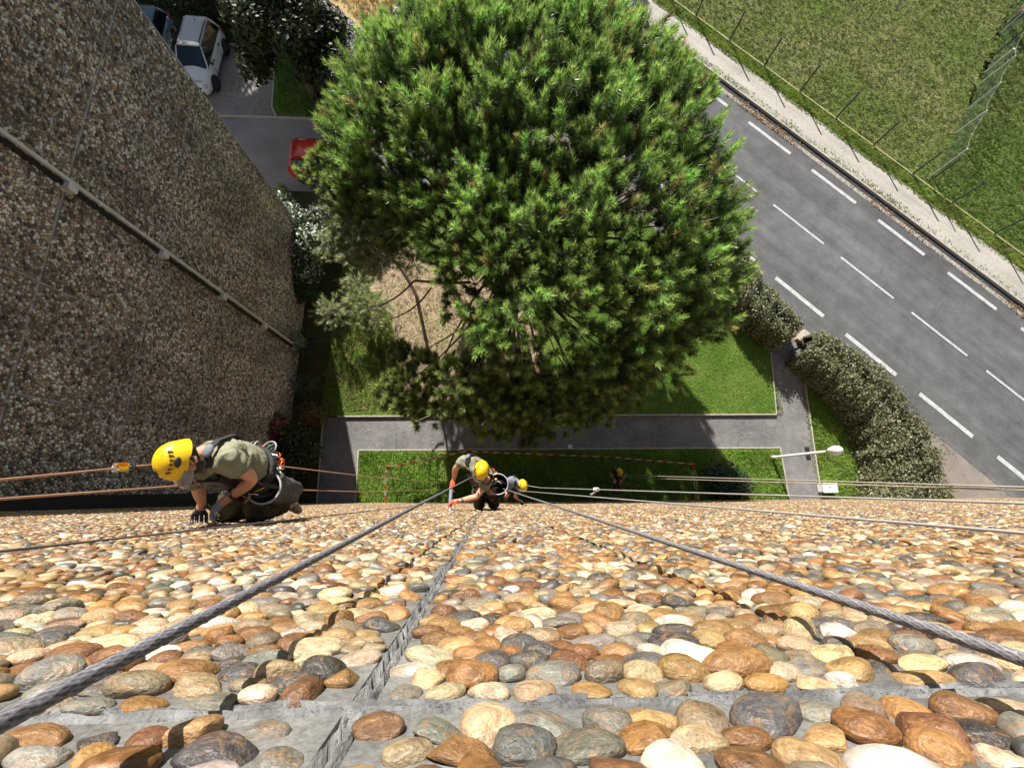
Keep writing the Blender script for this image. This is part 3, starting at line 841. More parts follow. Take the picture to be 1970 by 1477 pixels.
def leaf_mesh(name, pos, nrm, size, rng, cols, m=None, asp=.55, spread=.7):
    n = len(pos)
    nn = unit(nrm + rng.normal(0, spread, nrm.shape)*.8)
    a = perp(nn, rng); b = np.cross(nn, a)
    s = size*rng.uniform(.7, 1.3, (n, 1))
    V = np.stack([pos - a*s, pos + b*s*asp + nn*s*.12, pos + a*s, pos - b*s*asp + nn*s*.12], 1).reshape(-1, 3)
    T = np.arange(n*4).reshape(n, 4)
    return np_mesh(name, V, T, m or MT['leaf'], np.repeat(cols, 4, 0), smooth=False)
def sphere_dirs(n, rng, zmin=-1):
    d = unit(rng.normal(size=(n*8 + 24, 3))); d = d[d[:, 2] > zmin]; return d[:n]
def tones(n, rng, base, var=.3, alt=None, pa=.0):
    c = np.array(base)[None]*rng.uniform(1-var, 1+var, (n, 1))*rng.uniform(.9, 1.1, (n, 3))
    if alt is not None:
        k = rng.random(n) < pa; c[k] = np.array(alt)*rng.uniform(.8, 1.2, (k.sum(), 1))
    return np.clip(c, 0, .9)

# ------------------------------------------------------------------ the big pine
def in_poly(P, poly):
    x, y = P[:, 0], P[:, 1]; r = np.zeros(len(P), bool); j = len(poly)-1
    for i in range(len(poly)):
        xi, yi = poly[i]; xj, yj = poly[j]
        c = ((yi > y) != (yj > y)) & (x < (xj-xi)*(y-yi)/(yj-yi+1e-12)+xi); r ^= c; j = i
    return r
CANOPY = [(-5.0,10.2),(-5.1,12),(-4.9,13.3),(-4.1,15),(-2.5,16.3),(.5,16.9),(3.5,16.5),(5.8,15),(7.1,13),(7.6,10.5),(7.6,8),(7.4,6),(6.8,4.7),(5.2,3.4),(3,3.0),(1,3.1),(-.3,3.7),(-.8,4.8),(-1.2,6),(-2.3,7.6),(-3.6,8.8),(-4.6,9.5)]
def big_pine():
    """a broad umbrella of upright shoots on a wide head of limbs, thin boughs hanging below"""
    rng = np.random.default_rng(11)
    base = Vector((.4, 8.4, .1))
    root = empty('pine_tree', base)
    tag(root, 'huge bushy green pine tree filling the middle of the garden beside the road', 'tree')
    poly = np.array(CANOPY)
    def edge_dist(q):
        d = np.full(len(q), 1e9)
        for a, b in zip(poly, np.roll(poly, -1, 0)):
            ab = b-a; t = np.clip(((q-a) @ ab)/(ab @ ab), 0, 1); d = np.minimum(d, np.linalg.norm(q - (a + t[:, None]*ab), axis=1))
        return d
    waves = [(unit(rng.normal(size=2)), k, rng.uniform(0, 6.28), a) for k, a in ((2.3,.16),(2.9,.16),(3.7,.17),(4.6,.17),(5.7,.15),(6.9,.12),(3.2,.14),(8.3,.08))]
    def lump(q): return sum(a*np.sin(k*(q @ w) + p) for w, k, p, a in waves)
    def top(q, e): return 7.9 + 2.9*(1 - np.exp(-np.maximum(e, 0)/2.4)) + lump(q)*.8
    B, A, L_, GR = [], [], [], []
    def layer(n, dlo, dhi, grow, tone, keepf, ln, lean=.45):
        lo, hi = poly.min(0)-.6, poly.max(0)+.6
        wc = rng.uniform(lo, hi, (n//3, 2)); q = (wc[:, None] + rng.normal(0, .22, (len(wc), 5, 2))).reshape(-1, 2)      # shoots stand in whorls
        wz = np.repeat(rng.normal(0, .16, len(wc)), 5)
        inside = in_poly(q, CANOPY); e = edge_dist(q)*np.where(inside, 1, -1)
        f = lump(q)
        ok = (e > grow + f*.7) & ((f > -.3) | (rng.random(len(q)) < keepf)); q, e, f, wz = q[ok], e[ok], f[ok], wz[ok]; m = len(q)
        dv = np.c_[q - np.repeat(wc, 5, 0)[ok]]
        z = top(q, e) - rng.uniform(dlo, dhi, m) + wz
        out = unit(q - np.array([1.0, 9.5]))*np.clip(1.3 - np.maximum(e, 0)/2.2, 0.1, 1.2)[:, None]
        ax = unit(np.c_[out*lean + dv*1.3 + rng.normal(0, .1, (m, 2)), np.ones(m)])
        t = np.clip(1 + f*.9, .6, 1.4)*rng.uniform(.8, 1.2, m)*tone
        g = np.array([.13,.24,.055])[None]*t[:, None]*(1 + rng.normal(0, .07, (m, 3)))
        old = rng.random(m) < .05; g[old] = np.array([.22,.16,.06])*rng.uniform(.7, 1.1, (old.sum(), 1))
        B.append(np.c_[q, z]); A.append(ax); L_.append(rng.uniform(*ln, m)); GR.append(np.clip(g, .01, .6))
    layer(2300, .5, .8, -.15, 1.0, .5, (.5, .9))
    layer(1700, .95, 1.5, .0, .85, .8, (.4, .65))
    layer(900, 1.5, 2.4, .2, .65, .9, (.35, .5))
    # boughs below the umbrella, mostly towards the wall and on the left
    low = [(-3.2,3.4,4.4,.8),(-2.5,2.9,4.0,.8),(-1.2,2.9,4.8,1.0),(-.2,2.5,5.0,.9),(.9,2.4,5.0,1.0),(2.1,2.5,5.2,1.0),(3.2,2.8,5.2,1.0),(4.4,3.4,5.6,1.0),(-.6,3.4,6.0,.9),(.6,2.6,6.2,.9),(1.9,2.6,6.4,1.0),(3.0,2.9,6.4,.9),(4.4,3.6,6.6,.9),(5.6,4.2,6.4,.9),(-3.0,4.6,3.9,.7),(5.4,4.6,5.2,.8),(6.4,5.4,6.0,.9),(1.2,1.8,4.6,.5),(1.5,1.75,4.0,.42),(-1.9,4.0,5.0,.7),(6.8,7.0,6.4,.8),
           (-4.4,9.0,6.5,.6),(-3.3,8.0,6.4,.6),(-5.0,9.8,6.7,.6),(-5.2,10.8,6.8,.6)]
    low += [(x_ + rng.normal(0, .3), y_ + rng.normal(0, .3), 4.9 + .9*((i_*7) % 4)/1.5, 1.25) for i_, (x_, y_) in enumerate([(x, y) for y in (11.4, 13.0, 14.6) for x in (-3.2,-1.4,.4,2.2,4.0,5.8)])]  # clumps added on the far side, out of view, to shade the path
    for px_, py_, z_, r_ in ((612,345,6.4,.45),(645,330,6.7,.55)):
        p_ = ground(px_, py_, z_); low.append((p_.x, p_.y, z_, r_))
    for x, y, z, r in low:
        n = int(95*r*r); q = unit(rng.normal(size=(n, 3)) + np.array([0,0,.4]))
        B.append(np.array([x, y, z]) + q*r*rng.uniform(.25, 1.0, (n, 1))*np.array([1,1,.65])); A.append(unit(q*.6 + np.array([0,0,1.0]) + rng.normal(0, .15, (n, 3))))
        L_.append(rng.uniform(.28, .5, n)); GR.append((np.array([.125,.18,.05])*rng.uniform(.8, 1.2))[None]*rng.uniform(.8, 1.2, (n, 1)))
    B, A, L_, GR = np.concatenate(B), np.concatenate(A), np.concatenate(L_), np.concatenate(GR)
    print('pine shoots', len(B))
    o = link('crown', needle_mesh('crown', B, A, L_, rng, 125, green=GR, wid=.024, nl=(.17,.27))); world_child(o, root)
    # wood
    g = Geo()
    tr = [base, Vector((.45,8.5,2.2)), Vector((.55,8.7,4.4)), Vector((.7,9.0,6.2)), Vector((.85,9.3,7.6)), Vector((.9,9.4,9.2))]
    g.tube(tr, [.36,.29,.25,.2,.13,.05], 12); g.build('trunk', MT['bark'], root, True)
    g = Geo(); tw = Geo(); spots = []
    for i in range(64):
        q = rng.uniform(poly.min(0), poly.max(0), (1, 2))
        if not in_poly(q, CANOPY)[0]: continue
        z = top(q, edge_dist(q))[0] - 1.0; spots.append((q[0, 0], q[0, 1], z, .9))
    for x, y, z, r in spots + [(a_, b_, c_, d_) for a_, b_, c_, d_ in low]:
        c = Vector((x, y, z)); hgt = min(max(z*.72, 2.6), 7.4)
        k = min(4, int(hgt/9.2*5)); s_ = min(tr, key=lambda p: abs(p.z-hgt))
        mid = s_.lerp(c, .5) + Vector((0, 0, -.35)) + Vector(rng.normal(0, .3, 3))
        pts = bezier(s_, mid, c, 7)
        pts = [p + Vector(rng.normal(0, .05, 3)) if 0 < i < 7 else p for i, p in enumerate(pts)]
        g.tube(pts, [.075,.066,.057,.048,.04,.031,.023,.014], 5, cap=False)
        for _ in range(8):
            e = c + Vector((rng.normal(0, .6)*r, rng.normal(0, .6)*r, rng.uniform(.1, .8)*r))
            tw.tube(bezier(c, c.lerp(e, .6) + Vector((0,0,-.15)), e, 3), [.018,.014,.01,.006], 3, cap=False)
    g.build('limbs', MT['bark'], root, True)
    tag(tw.build('twigs', MT['twig'], root), kind='stuff')
    # the bare bough with two drooping branches on the left
    g = Geo()
    p0, p1 = at_depth(862,545,13.2), at_depth(797,540,13.0)
    g.tube([at_depth(905,543,13.2), p0, p1], [.05,.05,.04], 6)
    g.tube(bezier(p1, at_depth(745,600,13.2), at_depth(690,590,13.6), 8), [.032]*5+[.024,.02,.016,.012], 5)
    g.tube(bezier(at_depth(830,552,13.2), at_depth(800,605,13.3), at_depth(735,618,13.8), 8), [.028]*5+[.022,.018,.014,.01], 5)
    g.build('bough', MT['bark'], root, True)
big_pine()

def wispy_clumps(name, label, cat, spots, rng_seed, base, col, per=46, nl=(.12,.2), group=None):
    rng = np.random.default_rng(rng_seed)
    root = empty(name, base); tag(root, label, cat, group)
    B, A, L_, GR = [], [], [], []; g = Geo()
    for x, y, z, r, n in spots:
        c = np.array([x, y, z])
        q = unit(rng.normal(size=(n, 3)) + np.array([0,0,.3]))
        B.append(c + q*r*rng.uniform(.2, 1, (n, 1))*np.array([1,1,.6]))
        A.append(unit(q + np.array([0,0,.35]))); L_.append(rng.uniform(.2, .42, n))
        GR.append(np.array(col)[None]*rng.uniform(.7, 1.3, (n, 1)))
        c = Vector(c); b = Vector(base)
        if c.z > 4:
            ctr_ = sum((Vector(q_[:3]) for q_ in spots), Vector())/len(spots); b = Vector(base).lerp(ctr_, .62 + .3*rng.random())
        g.tube(bezier(b, Vector((b.x*.4+c.x*.6, b.y*.4+c.y*.6, max(c.z*.6, .4))), c, 6), [.05,.045,.04,.032,.025,.018,.01], 5)
        for _ in range(10):
            e = c + Vector(unit(rng.normal(size=3)+np.array([0,0,.2])))*r*.9
            g.tube(bezier(c, c.lerp(e,.5)+Vector((0,0,.08)), e, 3), [.014,.011,.008,.004], 3, cap=False)
    if spots[0][2] > 4:
        ctr_ = sum((Vector(q_[:3]) for q_ in spots), Vector())/len(spots)
        g.tube(bezier(base, Vector(base).lerp(ctr_, .5) + Vector((.2,.1,0)), ctr_, 8), [.09,.085,.08,.07,.06,.05,.045,.04,.03], 7)
    g.build('branches', MT['twig'], root)
    o = link('foliage', needle_mesh('foliage', np.concatenate(B), np.concatenate(A), np.concatenate(L_), rng, per, nl, .012, np.concatenate(GR))); world_child(o, root)
    return root
def gv(px, py, z): p = ground(px, py, z); return p.x, p.y, z
sp = [(*gv(700,430,6.4), .9, 150), (*gv(745,380,6.8), .9, 130), (*gv(690,480,5.9), .8, 140), (*gv(765,450,6.2), .8, 140), (*gv(660,400,6.5), .7, 90), (*gv(730,500,5.7), .7, 120), (*gv(650,460,6.0), .6, 80), (*gv(795,500,5.6), .5, 60)]
yp = gv(725,440,6.2)
wispy_clumps('pine_tree', 'thin pale grey-green pine with bare twigs, left of the huge pine', 'tree', sp, 3, (yp[0]+.3, yp[1]+.4, .1), (.3,.33,.2))
sp = [(*gv(640,600,1.3), .6, 70), (*gv(690,580,1.3), .6, 90), (*gv(710,620,1.1), .5, 70), (*gv(615,600,1.1), .35, 20), (*gv(735,590,1.0), .4, 50), (*gv(690,545,1.3), .5, 60)]
wispy_clumps('wispy_shrub', 'pale wispy needle-leaved shrub at the edge of the shadow on the lawn', 'shrub', sp, 4, gv(695,600,.1), (.33,.36,.21))

# ------------------------------------------------------------------ hedges and shrubs
def hedge(name, label, spine, seed, n, size, col, alt, pa, group=None, cat='hedge'):
    """spine rows: x, y, half width, height"""
    rng = np.random.default_rng(seed)
    sp = np.array(spine, float); seg = np.linalg.norm(np.diff(sp[:, :2], axis=0), axis=1); cum = np.r_[0, np.cumsum(seg)]
    root = empty(name, (*sp[:, :2].mean(0), 0)); tag(root, label, cat, group)
    def at(s):
        return np.stack([np.interp(s, cum, sp[:, k]) for k in range(4)], -1)
    s = rng.uniform(-.3, cum[-1]+.3, n); c = at(np.clip(s, 0, cum[-1]))
    e = .05; t0 = at(np.clip(s-e, 0, cum[-1])); t1 = at(np.clip(s+e, 0, cum[-1]))
    tan = unit(t1[:, :2] - t0[:, :2]); nor = np.stack([tan[:, 1], -tan[:, 0]], -1)
    a = rng.uniform(-.12, PI+.12, n); u = np.sign(np.cos(a))*np.abs(np.cos(a))**.62; v = np.abs(np.sin(a))**.55
    lump = 1 + .03*np.sin(s*2.1 + seed) + .04*np.sin(s*5.3 + a*2) + .03*np.sin(s*11+a*5) + rng.normal(0, .06, n)
    endf = np.clip(np.minimum(s + .3, cum[-1] + .3 - s)/.45, .15, 1)**.5
    hw = c[:, 2]*lump*endf; ht = c[:, 3]*lump*(.7+.3*endf)
    spr = rng.random(n) < .05; ht = np.where(spr, ht*rng.uniform(1.03, 1.16, n), ht); hw = np.where(spr, hw*rng.uniform(1.02, 1.12, n), hw)
    over = (s - np.clip(s, 0, cum[-1]))[:, None]
    P3 = np.stack([c[:, 0] + nor[:, 0]*u*hw + (tan*over)[:, 0], c[:, 1] + nor[:, 1]*u*hw + (tan*over)[:, 1], np.maximum(v*ht, .04)], -1)
    N3 = unit(np.stack([nor[:, 0]*u, nor[:, 1]*u, v*1.1 + .15], -1))
    o = link('foliage', leaf_mesh('foliage', P3, N3, size, rng, tones(n, rng, col, .35, alt, pa), spread=.75)); world_child(o, root)
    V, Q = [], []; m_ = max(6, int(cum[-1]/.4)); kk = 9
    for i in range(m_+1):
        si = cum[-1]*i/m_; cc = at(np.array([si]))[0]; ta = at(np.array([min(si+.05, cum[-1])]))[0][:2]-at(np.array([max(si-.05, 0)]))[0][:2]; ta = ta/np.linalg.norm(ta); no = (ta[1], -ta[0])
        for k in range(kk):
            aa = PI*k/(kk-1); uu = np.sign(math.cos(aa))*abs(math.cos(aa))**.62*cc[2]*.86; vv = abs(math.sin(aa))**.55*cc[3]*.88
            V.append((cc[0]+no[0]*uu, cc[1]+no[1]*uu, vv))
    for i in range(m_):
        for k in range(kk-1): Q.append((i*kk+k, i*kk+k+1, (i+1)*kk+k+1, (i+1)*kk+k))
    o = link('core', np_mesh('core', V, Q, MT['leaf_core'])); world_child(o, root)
    return root
def hp(px, py, hw, h): p = ground(px, py, h*.8); return (p.x, p.y, hw, h)
HC, HA = (.15,.16,.075), (.3,.3,.19)
hedge('hedge', 'clipped grey-green hedge running up behind the pine, ending at the low brick stub', [hp(1395,480,.8,1.6), hp(1440,555,.85,1.6), hp(1480,600,.85,1.6), hp(1528,642,.85,1.5)], 1, 14000, .055, HC, HA, .28, 'roadside hedges')
hedge('hedge', 'long curved grey-green hedge between the garden and the road below the brick stub', [hp(1557,660,.85,1.5), hp(1612,696,1.05,1.6), hp(1668,742,1.15,1.6), hp(1715,800,1.2,1.6), hp(1745,860,1.35,1.6), hp(1760,920,1.55,1.6), hp(1766,985,1.7,1.6)], 2, 30000, .055, HC, HA, .28, 'roadside hedges')
hedge('hedge', 'hedge with painted white leaf glints around the dry yellow field at the top', [(-10.4,26.0,.9,1.2), (-8.6,24.2,1.0,1.2), (-6.9,22.7,1.1,1.2), (-5.3,24.6,.9,1.2), (-3.9,26.6,.9,1.2), (-.6,29.4,.9,1.2)], 3, 22000, .075, (.2,.2,.17), (.66,.64,.58), .5)  # the pale half of the leaves imitates sun glints on glossy foliage

def shrub(name, label, blobs, seed, n, size, col, alt=None, pa=0, cat='shrub', group=None, asp=.55, stem=True):
    rng = np.random.default_rng(seed); bl = np.array(blobs, float)
    base = (bl[0, 0], bl[0, 1], 0)
    root = empty(name, base); tag(root, label, cat, group)
    k = rng.choice(len(bl), n, p=bl[:, 3]**2/(bl[:, 3]**2).sum())
    d = unit(rng.normal(size=(n, 3)) + np.array([0,0,.35]))
    P3 = bl[k, :3] + d*bl[k, 3:4]*(rng.uniform(.55, 1.08, (n, 1)))*np.array([1,1,.85])
    P3[:, 2] = np.maximum(P3[:, 2], .05)
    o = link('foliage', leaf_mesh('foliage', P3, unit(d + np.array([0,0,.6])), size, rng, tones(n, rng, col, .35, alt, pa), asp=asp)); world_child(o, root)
    g = Geo()
    for x, y, z, r in bl:
        g.tube(bezier((base[0], base[1], 0), ((base[0]+x)/2, (base[1]+y)/2, z*.7), (x, y, z), 5), [.035,.03,.026,.022,.016,.01], 5)
        for _ in range(5):
            e = Vector((x, y, z)) + Vector(sphere_dirs(1, rng, -.1)[0])*r*.8
            g.tube([(x, y, z), e], [.012, .005], 4)
    g.build('stems', MT['twig'], root)
    return root
def sb(px, py, z, r): p = ground(px, py, z); return (p.x, p.y, z, r)
shrub('laurel_bush', 'large glossy glint-painted bush at the corner of the shaded wall by the red car', [sb(560,430,1.6,.9), sb(600,470,1.6,.9), sb(575,500,1.3,.8), sb(545,400,1.2,.7), sb(615,420,1.3,.7), sb(590,520,1.2,.7)], 5, 6500, .085, (.06,.1,.03), (.6,.62,.55), .3)  # whitish leaf colour stands in for glints off the gloss
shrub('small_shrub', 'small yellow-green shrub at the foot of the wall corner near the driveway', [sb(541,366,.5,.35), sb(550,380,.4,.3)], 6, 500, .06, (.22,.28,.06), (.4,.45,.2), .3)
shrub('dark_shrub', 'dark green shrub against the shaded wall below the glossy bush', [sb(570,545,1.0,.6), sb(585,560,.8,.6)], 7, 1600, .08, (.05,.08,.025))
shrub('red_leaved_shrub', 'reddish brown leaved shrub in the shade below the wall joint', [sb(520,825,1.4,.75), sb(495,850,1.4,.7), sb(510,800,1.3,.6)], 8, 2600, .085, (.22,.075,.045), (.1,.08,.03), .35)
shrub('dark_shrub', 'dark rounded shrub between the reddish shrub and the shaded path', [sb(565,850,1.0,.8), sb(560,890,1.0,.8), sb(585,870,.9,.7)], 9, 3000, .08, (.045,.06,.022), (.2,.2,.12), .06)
shrub('russet_shrub', 'low russet shrub at the corner where the lawn meets the shaded path', [sb(590,795,.6,.5), sb(612,800,.5,.4)], 10, 1100, .07, (.2,.1,.04), (.1,.1,.03), .4)
shrub('dark_shrub', 'low dark green shrub standing in the lower lawn near the barrier end', [sb(1390,920,.6,.75), sb(1420,930,.6,.6)], 12, 1800, .08, (.05,.085,.045))
shrub('pale_shrub', 'small pale shrub by the wall above the upper spiky plant', [sb(568,650,.9,.3), sb(578,658,.8,.28)], 13, 420, .07, (.3,.33,.2))

def yucca(label, px, py, r, seed, h=.6):
    rng = np.random.default_rng(seed); c = ground(px, py, h)
    root = empty('spiky_plant', (c.x, c.y, 0)); tag(root, label, 'plant', 'spiky plants beside the shaded wall')
    g = Geo(); g.tube([(c.x, c.y, 0), (c.x, c.y, h)], .07, 8); g.build('stem', MT['bark'], root)
    V, Q, CL = [], [], []
    leaf = None
    for k in range(70):
        a = rng.uniform(0, 2*PI); el = rng.uniform(-.1, 1.1); L_ = r*rng.uniform(.75, 1.1)
        d = np.array([math.cos(a)*math.cos(el), math.sin(a)*math.cos(el), math.sin(el)]); s = np.array([-math.sin(a), math.cos(a), 0])
        b = len(V)
        for t, w in ((0,.02),(.35,.03),(.7,.022),(1.0,.002)):
            p = np.array([c.x, c.y, h]) + d*L_*t + np.array([0,0,-.25*t*t*L_])
            V += [p - s*w, p + s*w]
        cc = np.array([.07,.1,.065])*rng.uniform(.6, 1.5)
        CL += [cc]*8
        for i in range(3): Q.append((b+2*i, b+2*i+1, b+2*i+3, b+2*i+2))
    o = link('leaves', np_mesh('leaves', np.array(V), np.array(Q), MT['leaf'], np.array(CL), False)); world_child(o, root)
yucca('upper dark spiky rosette plant beside the foot of the pale cover strip', 588, 660, .95, 1)
yucca('lower dark spiky rosette plant between the wall and the lawn', 584, 742, .75, 2)

# ------------------------------------------------------------------ leafy trees at the far left
def leafy_tree(label, x, y, h, cr, seed, n, col, alt=None, pa=.1, size=.14, zc=.66, group='leafy trees by the parking bays'):
    rng = np.random.default_rng(seed)
    root = empty('leafy_tree', (x, y, 0)); tag(root, label, 'tree', group)
    top = Vector((x + rng.normal(0, .2), y + rng.normal(0, .2), h*.8))
    g = Geo(); g.tube([(x, y, 0), (x+.05, y, h*.3), top], [.2, .15, .05], 9); g.build('trunk', MT['bark'], root, True)
    cl = []; lb = Geo()
    for k in range(26):
        d = sphere_dirs(1, rng, -.55)[0]
        c = np.array([x, y, h*zc]) + d*np.array([cr, cr, h*(1-zc)])*rng.uniform(.55, .95)
        cl.append((*c, cr*rng.uniform(.26, .42)))
        s = Vector((x, y, h*rng.uniform(.3, .6)))
        lb.tube(bezier(s, s.lerp(Vector(c), .5) + Vector((0,0,.3)), c, 5), [.06,.05,.04,.03,.022,.012], 5, cap=False)
    lb.build('limbs', MT['bark'], root)
    cl = np.array(cl); k = rng.choice(len(cl), n, p=cl[:, 3]**2/(cl[:, 3]**2).sum())
    d = unit(rng.normal(size=(n, 3)))
    P3 = cl[k, :3] + d*cl[k, 3:4]*rng.uniform(.5, 1.1, (n, 1))*np.array([1,1,.75])
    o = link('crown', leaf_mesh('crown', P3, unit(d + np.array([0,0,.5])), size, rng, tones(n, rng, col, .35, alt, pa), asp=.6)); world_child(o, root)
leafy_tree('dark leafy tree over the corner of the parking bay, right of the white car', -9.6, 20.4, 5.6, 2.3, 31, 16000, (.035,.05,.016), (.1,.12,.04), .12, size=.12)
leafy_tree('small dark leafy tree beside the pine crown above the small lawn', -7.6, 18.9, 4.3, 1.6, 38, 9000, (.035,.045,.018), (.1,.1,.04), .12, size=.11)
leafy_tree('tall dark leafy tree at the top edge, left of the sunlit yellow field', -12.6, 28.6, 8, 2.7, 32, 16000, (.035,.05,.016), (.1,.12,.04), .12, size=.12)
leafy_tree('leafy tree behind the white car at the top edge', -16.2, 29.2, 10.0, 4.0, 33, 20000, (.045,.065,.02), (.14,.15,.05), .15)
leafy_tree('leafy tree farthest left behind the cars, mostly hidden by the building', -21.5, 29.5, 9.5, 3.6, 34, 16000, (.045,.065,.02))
leafy_tree('leafy street tree past the top edge whose shadow falls on the pavement', 4.6, 37.5, 6.5, 2.2, 35, 12000, (.05,.08,.022), group='street trees')
shrub('sunlit_shrub', 'yellowish sunlit shrub behind the parking bay between dark trees', [sb(505,40,1.6,.8), sb(515,60,1.2,.7), sb(495,30,1.8,.6)], 36, 2200, .08, (.26,.25,.09), (.4,.38,.2), .3)
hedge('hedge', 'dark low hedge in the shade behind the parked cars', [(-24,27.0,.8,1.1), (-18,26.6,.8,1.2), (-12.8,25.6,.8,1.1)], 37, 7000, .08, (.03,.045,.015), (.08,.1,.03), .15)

# ------------------------------------------------------------------ grass blades
def grass(polys, z, dens, col, alt, pa, seed, h=.09, w=.022, blades=6, patch=.9):
    rng = np.random.default_rng(seed); out = []
    for poly in polys:
        p = np.array(poly); lo, hi = p.min(0), p.max(0)
        n = int(np.prod(hi-lo)*dens); q = rng.uniform(lo, hi, (n, 2)); out.append(q[in_poly(q, poly)])
    q = np.concatenate(out)
    pt = np.sin(q[:, 0]*2.1+1.3*np.sin(q[:, 1]*1.7))*np.sin(q[:, 1]*2.6+seed) + .5*np.sin(q[:, 0]*6.3+q[:, 1]*5.1)
    n = len(q); b = np.repeat(np.c_[q, np.full(n, z)][:, None], blades, 1) + np.concatenate([rng.normal(0, .045, (n, blades, 2)), np.zeros((n, blades, 1))], -1)
    d = np.concatenate([rng.normal(0, .55, (n, blades, 2)), np.ones((n, blades, 1))], -1)*(h*rng.uniform(.5, 1.4, (n, blades, 1)))
    s = unit(rng.normal(size=(n, blades, 3))*np.array([1,1,.1]))*w*.5
    V = np.stack([b - s, b + s, b + d], 2).reshape(-1, 3)
    dry = np.clip(.5 + .5*np.sin(q[:, 0]*.83 + 1.7*np.sin(q[:, 1]*.61 + seed)) + .35*np.sin(q[:, 1]*1.31 + q[:, 0]*.4) - .45, 0, 1)[:, None]
    c = tones(n, rng, col, .3, alt, pa); c = c*(1 - .6*dry) + np.array(alt)*.6*dry
    c = c*(1 + .26*pt[:, None])
    o = link('grass', np_mesh('grass', V, np.arange(len(V)).reshape(-1, 3), MT['leaf'], np.repeat(np.clip(c, .005, .6), blades*3, 0), False))
    tag(o, kind='stuff'); return o
LIT = [(-6.3,11.0),(-4.6,11.6),(-2,10.5),(.5,9.8),(2.5,6.2),(2.6,3.7),(1,3.45),(-1.6,3.42),(-3.1,3.6),(-4.2,4.7),(-4.5,6.6),(-5.4,8.6)]
LOWL = gp((693,870),(1497,865)) + [(ground(1512,955)[0], -.55), (ground(688,955)[0], -.55)]
RIGL = gp((1545,690),(1559,790)) + [(ground(1582,955)[0], -.55), (18.0, -.55), (17.6, 2.2), (16.4, 4.0), (15.0, 6.6)]
grass([[(8,3.4),(13.7,3.4),(13.6,6.6),(12.5,9),(6,10)], LOWL, RIGL], .06, 150, (.18,.33,.04), (.3,.38,.08), .25, 1)
grass([[(-7.6,3.4),(-3,3.4),(-4.5,7),(-6.8,10.8),(-7.3,10)]], .115, 120, (.25,.28,.075), (.42,.33,.17), .4, 2)
grass([LIT], .118, 110, (.56,.45,.31), (.34,.34,.13), .35, 3, h=.05)
grass([[rd(-6,-1.8), rd(32,-1.8), rd(32,-2.52), rd(-6,-2.52)]], .14, 130, (.22,.32,.045), (.36,.34,.1), .25, 4, h=.13)
grass([[rd(-8,-2.7), rd(32,-2.7), rd(36,-9), rd(10,-24), rd(-14,-14)]], .13, 55, (.17,.215,.05), (.27,.27,.11), .25, 5, h=.09, w=.035, blades=5)
grass([[(bx+.4, DY0+.25), (-3.4, DY0+.25), (-4.2, 21.0), (bx, 23.0)]], .065, 90, (.08,.17,.02), (.14,.24,.04), .25, 6)
grass([[(-9.8,28.2),(-7.4,25.8),(-6.2,25.6),(-4.4,27.6),(-1.6,30.4),(-1,33),(-9.6,33)]], .03, 40, (.5,.38,.17), (.42,.28,.1), .3, 7, h=.12, w=.04)

# ================================================================== STREET FURNITURE AND FENCES
def at_axis(px, py, ax):
    r = ROT.T @ np.array([(px - CX)/FPX, -(py - CY)/FPX, -1.0])
    return Vector(r*ax + np.array([0, 0, H]))
# lamp
b = ground(1483, 880)
lamp = empty('street_lamp', (b.x, b.y, 0)); tag(lamp, 'slim garden lamp post with a white egg-shaped head, on the lawn corner beside the path', 'lamp')
g = Geo(); g.tube([(b.x,b.y,0),(b.x,b.y,.35),(b.x,b.y,.36),(b.x,b.y,3.45)], [.08,.075,.06,.05], 10); g.build('pole', MT['postpale'], lamp, True)
g = Geo()
prof = [(.05,3.42),(.09,3.47),(.15,3.6),(.185,3.75),(.18,3.9),(.13,4.02),(.05,4.08),(.0,4.09)]
vs, fs = [], []
for r, z in prof:
    for k in range(14): vs.append((b.x+r*math.cos(2*PI*k/14), b.y+r*math.sin(2*PI*k/14), z))
for i in range(len(prof)-1):
    for k in range(14): fs.append((i*14+k, i*14+(k+1)%14, (i+1)*14+(k+1)%14, (i+1)*14+k))
g.add(vs, fs); g.build('lamp_head', MT['wht'], lamp, True)
g = Geo(); g.tube([(b.x,b.y,3.38),(b.x,b.y,3.44)], .06, 10); g.build('collar', MT['postdark'], lamp)

# post-and-wire fence along the field
fence = empty('field_fence', rd(10, -2.58) + (.13,)); tag(fence, 'row of slim dark posts along the mossy edging of the field', 'fence')
pm = None
fpx = [(1283,0),(1334,36),(1398,84),(1464,133),(1533,182),(1603.5,232),(1676,284),(1750.6,340.5),(1828,394),(1909,453),(1985,506),(2066,565)]
tops = []
for k, (x, y) in enumerate(fpx):
    q = ground(x, y, .13); sdist = (Vector((q.x, q.y)) - RA).dot(RD); p = rd(sdist, -2.6)
    if pm is None:
        g = Geo(); g.tube([(0,0,0),(0,0,1.66)], .044, 8); g.tube([(0,0,1.66),(0,0,1.68)], .05, 8); o = g.build('post', MT['postdark'], None); pm = o.data
    else: o = link('post', pm)
    o.parent = fence; o.location = Vector((p[0], p[1], .12)) - fence.location
    tops.append(Vector((p[0], p[1], .12)))
for z in (.5, 1.0, 1.6):
    g = Geo(); g.tube([t + Vector((0,0,z)) for t in tops], .0018, 3); g.build('wire', MT['postdark'], fence)
